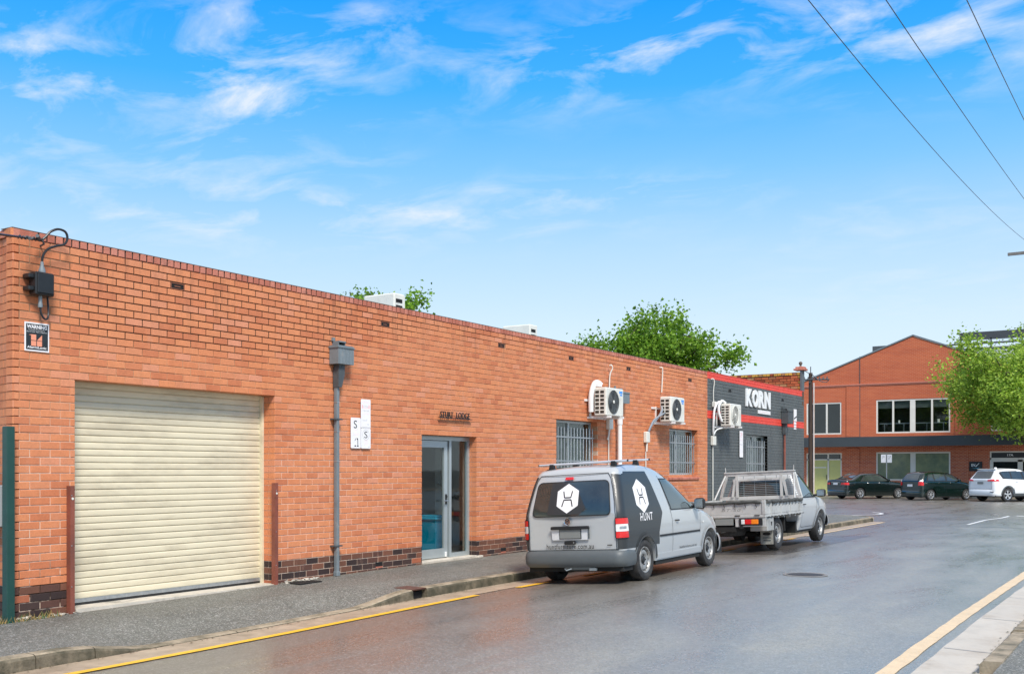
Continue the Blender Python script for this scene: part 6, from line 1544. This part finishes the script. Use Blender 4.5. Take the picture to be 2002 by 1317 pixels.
# ladder rack / headboard
hb=empty('headboard',(0,0,0)); hb.parent=ute; ORI[hb.name]=None
yh=TY1-.02; Z0,Z1=1.05,1.60
mb=MB(); mb.bbox(-.93,.93,yh-.03,yh+.03,1.02,1.10,.006); mb.bbox(-.77,.77,yh-.03,yh+.03,Z1-.045,Z1+.02,.006); mb.bbox(-.80,.80,yh-.05,yh+.05,Z1+.02,Z1+.05,.006)
for sg in (1,-1):
    mb.prism([(sg*.93,1.08),(sg*.87,1.08),(sg*.71,Z1-.02),(sg*.77,Z1-.02)],yh-.03,yh+.03,'y')
    mb.prism([(sg*.64,1.09),(sg*.59,1.09),(sg*.52,Z1-.14),(sg*.57,Z1-.10)],yh-.055,yh-.02,'y')
    mb.box(sg*.50-.028,sg*.50+.028,yh-.06,yh-.031,1.08,Z1-.02)
mb.bbox(-.60,.60,yh-.05,yh-.02,Z1-.16,Z1-.11,.006)
mb.build('headboard_frame',m_raw,hb)
mb=MB()
for k in range(9): z_=1.13+k*.04; mb.box(-.86+k*.015,.86-k*.015,yh-.004,yh+.004,z_,z_+.010)
for k in range(6): x_=-.62+k*.25; mb.box(x_,x_+.008,yh-.006,yh+.002,1.1,Z1-.05)
mb.build('mesh_screen',m_zinc,hb)
for sg in (1,-1):
    mb=MB(); mb.tube([(sg*.77,yh,Z1+.04),(sg*.775,yh,Z1+.16)],.009,6); mb.build('load_pin',m_raw,hb)
    mb=MB(); mb.tube([(sg*.79,yh+.02,Z1),(sg*.93,yh-.0,1.04)],.02,6); mb.tube([(sg*.77,yh,Z1),(sg*.90,yh-.42,1.04)],.018,6); mb.build('headboard_brace',m_raw,hb)
# ---- cars nose-in across the cross street
def car(name,loc,head,label,P,HW,paint,WB,Rw,wstyle,arch,win,glass_rear,lamps,rr=.18,rf=.5,sill=.22,c=.10,wW=.2,track=None,hw0=.87,plate=(.78,.90),bump=(.24,.52),bmat=None,extra=None,cladding=False,platem=None,lampt=None):
    v=empty(name,loc,label,'car','cars parked nose-in outside the gabled building',rot=(0,0,-R(head)))
    B=Body(P,HW,rr=rr,rf=rf,c=c,crown=.04,sill=sill,arches=(0,WB),archr=arch,wz=Rw)
    B.loft('body',paint,v); RE_=B.rear(); 
    for sg in (1,-1):
        f=B.side(sg); 
        drape('window_trim',[(a+(-.03 if a<(win[0][0]+win[-1][0])/2 else .03),b) for a,b in win],f,.002,m_trim,v,.06)
        for poly in extra['glass']: drape('side_window',poly,f,.006,m_cgl,v,.06)
        mb=MB()
        for sm in extra['seams']: seam(mb,sm,f,.010,.003)
        mb.build('door_seam',m_trim,v)
        for hy,hz_ in extra['handles']:
            mb=MB(); p0=f(hy,hz_,.004); p1=f(hy+.16,hz_+.005,.004); mb.tube([p0,(p0[0]+sg*.025,p0[1]+.03,p0[2]),(p1[0]+sg*.025,p1[1]-.03,p1[2]),p1],.014,6); mb.build('door_handle',paint if not extra.get('chrome') else m_chrome,v)
        m_=empty('wing_mirror',(0,0,0)); m_.parent=v; ORI[m_.name]=None; my,mz=extra['mirror']; px0=f(my,mz,0)[0]; a,b=sorted((px0+sg*.03,px0+sg*.20)); mb=MB(); mb.bbox(a,b,my-.05,my+.07,mz,mz+.13,.03); mb.build('mirror_housing',paint,m_)
        mb=MB(); mb.box(min(px0-sg*.03,px0+sg*.06),max(px0-sg*.03,px0+sg*.06),my,my+.04,mz+.01,mz+.05); mb.build('mirror_arm',m_trim,m_)
        lamp=empty('tail_lamp',(0,0,0)); lamp.parent=v; ORI[lamp.name]=None
        for nm_,poly,mt in lamps: drape(nm_,roundpoly([(sg*a,b) for a,b in poly],.02,3),RE_,.012,mt,lamp,.04,th=.01)
        if cladding:
            mb=MB()
            for ax in (0,WB): arch_lip(mb,f,ax,Rw,arch,arch+.07,.015,sill=sill)
            mb.build('arch_cladding',m_bump,v)
            drape('sill_cladding',[(arch*.98,sill),(WB-arch*.98,sill),(WB-arch*.9,sill+.13),(arch*.9,sill+.13)],f,.014,m_bump,v,.08,th=.012)
        else:
            mb=MB()
            for ax in (0,WB): arch_lip(mb,f,ax,Rw,arch,arch+.03,.006,sill=sill)
            mb.build('arch_lip',paint,v)
        for y_ in (0,WB): wheel(v,sg*(hw0-wW/2-.01),y_,Rw,wW,sg,wstyle,Rw*.66)
    drape('rear_window',roundpoly(glass_rear,.05,4),B.top() if extra.get('rtop') else RE_,.005,m_cgl,v,.05)
    drape('windscreen',roundpoly(extra['ws'],.05,4),B.top(),.005,m_cgl,v,.08)
    drape('number_plate',[(-.19,plate[0]),(.19,plate[0]),(.19,plate[1]),(-.19,plate[1])],RE_,.008,platem or m_signw,v,.08,th=.006)
    bumper(B,bump[0],bump[1],P[0][0]-.03,.28,hw0-.02,'rear_bumper',bmat or paint,v,yend=-P[0][0]-arch-.01)
    mb=MB(); seam(mb,extra['gate'],RE_,.010,.003); mb.build('boot_seam',m_trim,v)
    under(v,hw0,P[0][0]+.1,P[-1][0]-.2,sill-.06,sill+.3,(0,WB),Rw)
    if extra.get('fn'): extra['fn'](v,B,RE_)
    return v
m_gblk=M('black_green_car_paint',(.006,.013,.012),.22,.1,var=.1,coat=1)
m_dgr=M('deep_green_car_paint',(.004,.015,.012),.2,.15,var=.1,coat=1)
m_cwhite=M('white_car_paint',(.75,.76,.76),.3,var=.02,coat=.7)
# sedan
P=[(-1.02,.98),(-.98,1.045),(-.85,1.075),(-.55,1.10),(-.40,1.14),(0,1.32),(.30,1.42),(.75,1.455),(1.2,1.45),(1.55,1.38),(1.95,1.18),(2.25,1.02),(2.5,.97),(3.1,.90),(3.45,.80),(3.62,.66)]
HW=[(.2,.82),(.4,.86),(.6,.885),(.8,.885),(.95,.87),(1.05,.83),(1.2,.75),(1.35,.67),(1.46,.60)]
def sedan_fn(v,B,RE_):
    drape('chrome_strip',[(-.35,.925),(.35,.925),(.35,.94),(-.35,.94)],RE_,.006,m_chrome,v,.1)
    drape('bumper_step',[(-.86,.60),(.86,.60),(.86,.615),(-.86,.615)],RE_,.006,m_bump,v,.08)
car('parked_sedan',(-5.6,61.3,-.06),36,'black sedan with long red tail lamps, leftmost of three cars outside the gabled building',P,HW,m_gblk,2.70,.315,'seven',.355,
    [(.02,.99),(1.98,.99),(1.50,1.37),(.45,1.41)],[(-.56,-.34),(.56,-.34),(.50,.28),(-.50,.28)],[('red_lens',[(.46,.80),(1.02,.80),(.98,.93),(.50,.92)],m_red)],
    plate=(.80,.91),extra=dict(rtop=True,glass=[[(.12,1.02),(.95,1.02),(.93,1.38),(.50,1.37)],[(1.02,1.02),(1.90,1.02),(1.48,1.33),(1.0,1.38)]],seams=[[(.98,1.0),(.98,.36),(.4,.36),(.36,.62)],[(.98,.36),(2.1,.36),(2.18,.7),(2.05,1.0)]],
    handles=[(.45,.90),(1.25,.89)],chrome=True,mirror=(1.88,.99),ws=[(-.52,1.52),(.52,1.52),(.70,2.2),(-.70,2.2)],gate=[(-.48,.98),(-.46,.72),(.46,.72),(.48,.98)],fn=sedan_fn))
# hatchback
P=[(-.68,.98),(-.65,1.06),(-.52,1.28),(-.42,1.42),(-.30,1.48),(.1,1.52),(.7,1.53),(1.2,1.50),(1.65,1.36),(2.1,1.12),(2.4,1.00),(2.75,.92),(3.0,.80),(3.12,.64)]
HW=[(.2,.79),(.4,.825),(.6,.845),(.8,.845),(.95,.83),(1.1,.79),(1.3,.71),(1.45,.64),(1.54,.58)]
car('parked_hatchback',(-1.65,60.5,-.06),36,'dark green hatchback with upright red tail lamps, middle of three cars outside the gabled building',P,HW,m_dgr,2.5,.30,'seven',.34,
    [(-.32,1.03),(2.05,1.0),(1.60,1.36),(1.15,1.46),(-.10,1.42)],[(-.56,1.05),(.56,1.05),(.50,1.40),(-.50,1.40)],[('red_lens',[(.60,.80),(.92,.80),(.90,.99),(.62,1.0)],m_red),('clear_lens',[(.66,1.01),(.88,1.01),(.80,1.10),(.70,1.10)],m_clear)],hw0=.83,
    plate=(.74,.86),extra=dict(glass=[[(-.22,1.06),(.20,1.06),(.18,1.41),(-.08,1.39)],[(.28,1.06),(1.02,1.06),(.98,1.43),(.28,1.42)],[(1.10,1.05),(1.94,1.04),(1.55,1.33),(1.12,1.42)]],seams=[[(1.05,1.03),(1.05,.34),(.4,.34),(.34,.6)],[(1.05,.34),(1.98,.34),(2.05,.75),(2.03,1.0)]],
    handles=[(.48,.93),(1.28,.92)],mirror=(1.85,1.0),ws=[(-.50,1.42),(.50,1.42),(.66,2.15),(-.66,2.15)],gate=[(-.60,1.0),(-.60,.62),(.60,.62),(.60,1.0)]))
# suv
P=[(-.93,1.10),(-.90,1.16),(-.72,1.38),(-.60,1.54),(-.52,1.63),(-.2,1.67),(.5,1.70),(1.1,1.68),(1.55,1.55),(2.0,1.28),(2.25,1.14),(2.8,1.04),(3.2,.94),(3.45,.80),(3.55,.62)]
HW=[(.25,.85),(.4,.90),(.6,.92),(.85,.92),(1.05,.90),(1.2,.85),(1.4,.77),(1.6,.69),(1.72,.63)]
def suv_fn(v,B,RE_):
    drape('garnish_bar',[(-.46,1.07),(.46,1.07),(.46,1.10),(-.46,1.10)],RE_,.012,m_cwhite,v,.08,th=.01)
    mb=MB(); mb.prism([(-.55,1.655),(-.42,1.675),(-.42,1.70),(-.60,1.675)],-.60,.60,'x'); mb.build('rear_spoiler',m_cwhite,v)
    mb=MB(); mb.bbox(-.04,.04,.0,.16,1.70,1.77,.02); mb.build('roof_fin',m_cwhite,v)
    drape('reflector_slot',[(.66,.50),(.84,.50),(.84,.53),(.66,.53)],RE_,.045,m_trim,v,.05,th=.03)
car('parked_suv',(2.12,60.1,-.06),36,'white SUV with wheel arch cladding, rightmost of three cars outside the gabled building',P,HW,m_cwhite,2.66,.355,'five',.41,
    [(-.35,1.18),(2.0,1.10),(1.55,1.50),(1.1,1.60),(-.50,1.56)],[(-.62,1.20),(.62,1.20),(.54,1.58),(-.54,1.58)],[('red_lens',[(.46,1.05),(1.16,1.06),(1.12,1.12),(.90,1.17),(.48,1.13)],m_red)],hw0=.91,sill=.30,rr=.2,
    plate=(.90,1.02),bump=(.30,.62),bmat=m_cwhite,cladding=True,platem=m_plate,extra=dict(glass=[[(-.24,1.24),(.25,1.18),(.25,1.54),(-.36,1.52)],[(.33,1.18),(1.05,1.16),(1.0,1.57),(.33,1.55)],[(1.13,1.15),(1.88,1.13),(1.5,1.46),(1.1,1.56)]],seams=[[(1.09,1.15),(1.09,.40),(.45,.40),(.42,.75)],[(1.09,.40),(2.05,.40),(2.15,.8),(2.1,1.1)]],
    handles=[(.5,1.03),(1.32,1.01)],mirror=(1.80,1.10),ws=[(-.56,1.42),(.56,1.42),(.74,2.12),(-.74,2.12)],gate=[(-.70,1.10),(-.72,.66),(.72,.66),(.70,1.10)],fn=suv_fn))

# hairline tar cracks and small patches in the cross street and lane
mb=MB(); rr_=random.Random(4)
for (x0,y0,dx,dy,n) in ((4.2,31,.5,.12,9),(3.5,38.5,.9,.1,10),(-1,45,1.2,.15,14),(4,48,1.1,-.1,12)):
    p=[(x0,y0)]
    for k in range(n): p.append((p[-1][0]+dx+rr_.uniform(-.12,.12),p[-1][1]+dy+rr_.uniform(-.15,.15)))
    for a,b in zip(p[:-1],p[1:]):
        w=rr_.uniform(.012,.035); l=math.hypot(b[0]-a[0],b[1]-a[1]); ex,ey=-(b[1]-a[1])/l*w,(b[0]-a[0])/l*w
        mb.add([(a[0]+ex,a[1]+ey,road_z(*a)+.0045),(a[0]-ex,a[1]-ey,road_z(*a)+.0045),(b[0]-ex,b[1]-ey,road_z(*b)+.0045),(b[0]+ex,b[1]+ey,road_z(*b)+.0045)],[(0,1,2,3)])
mb.build('road_cracks',m_patch,kind='structure')
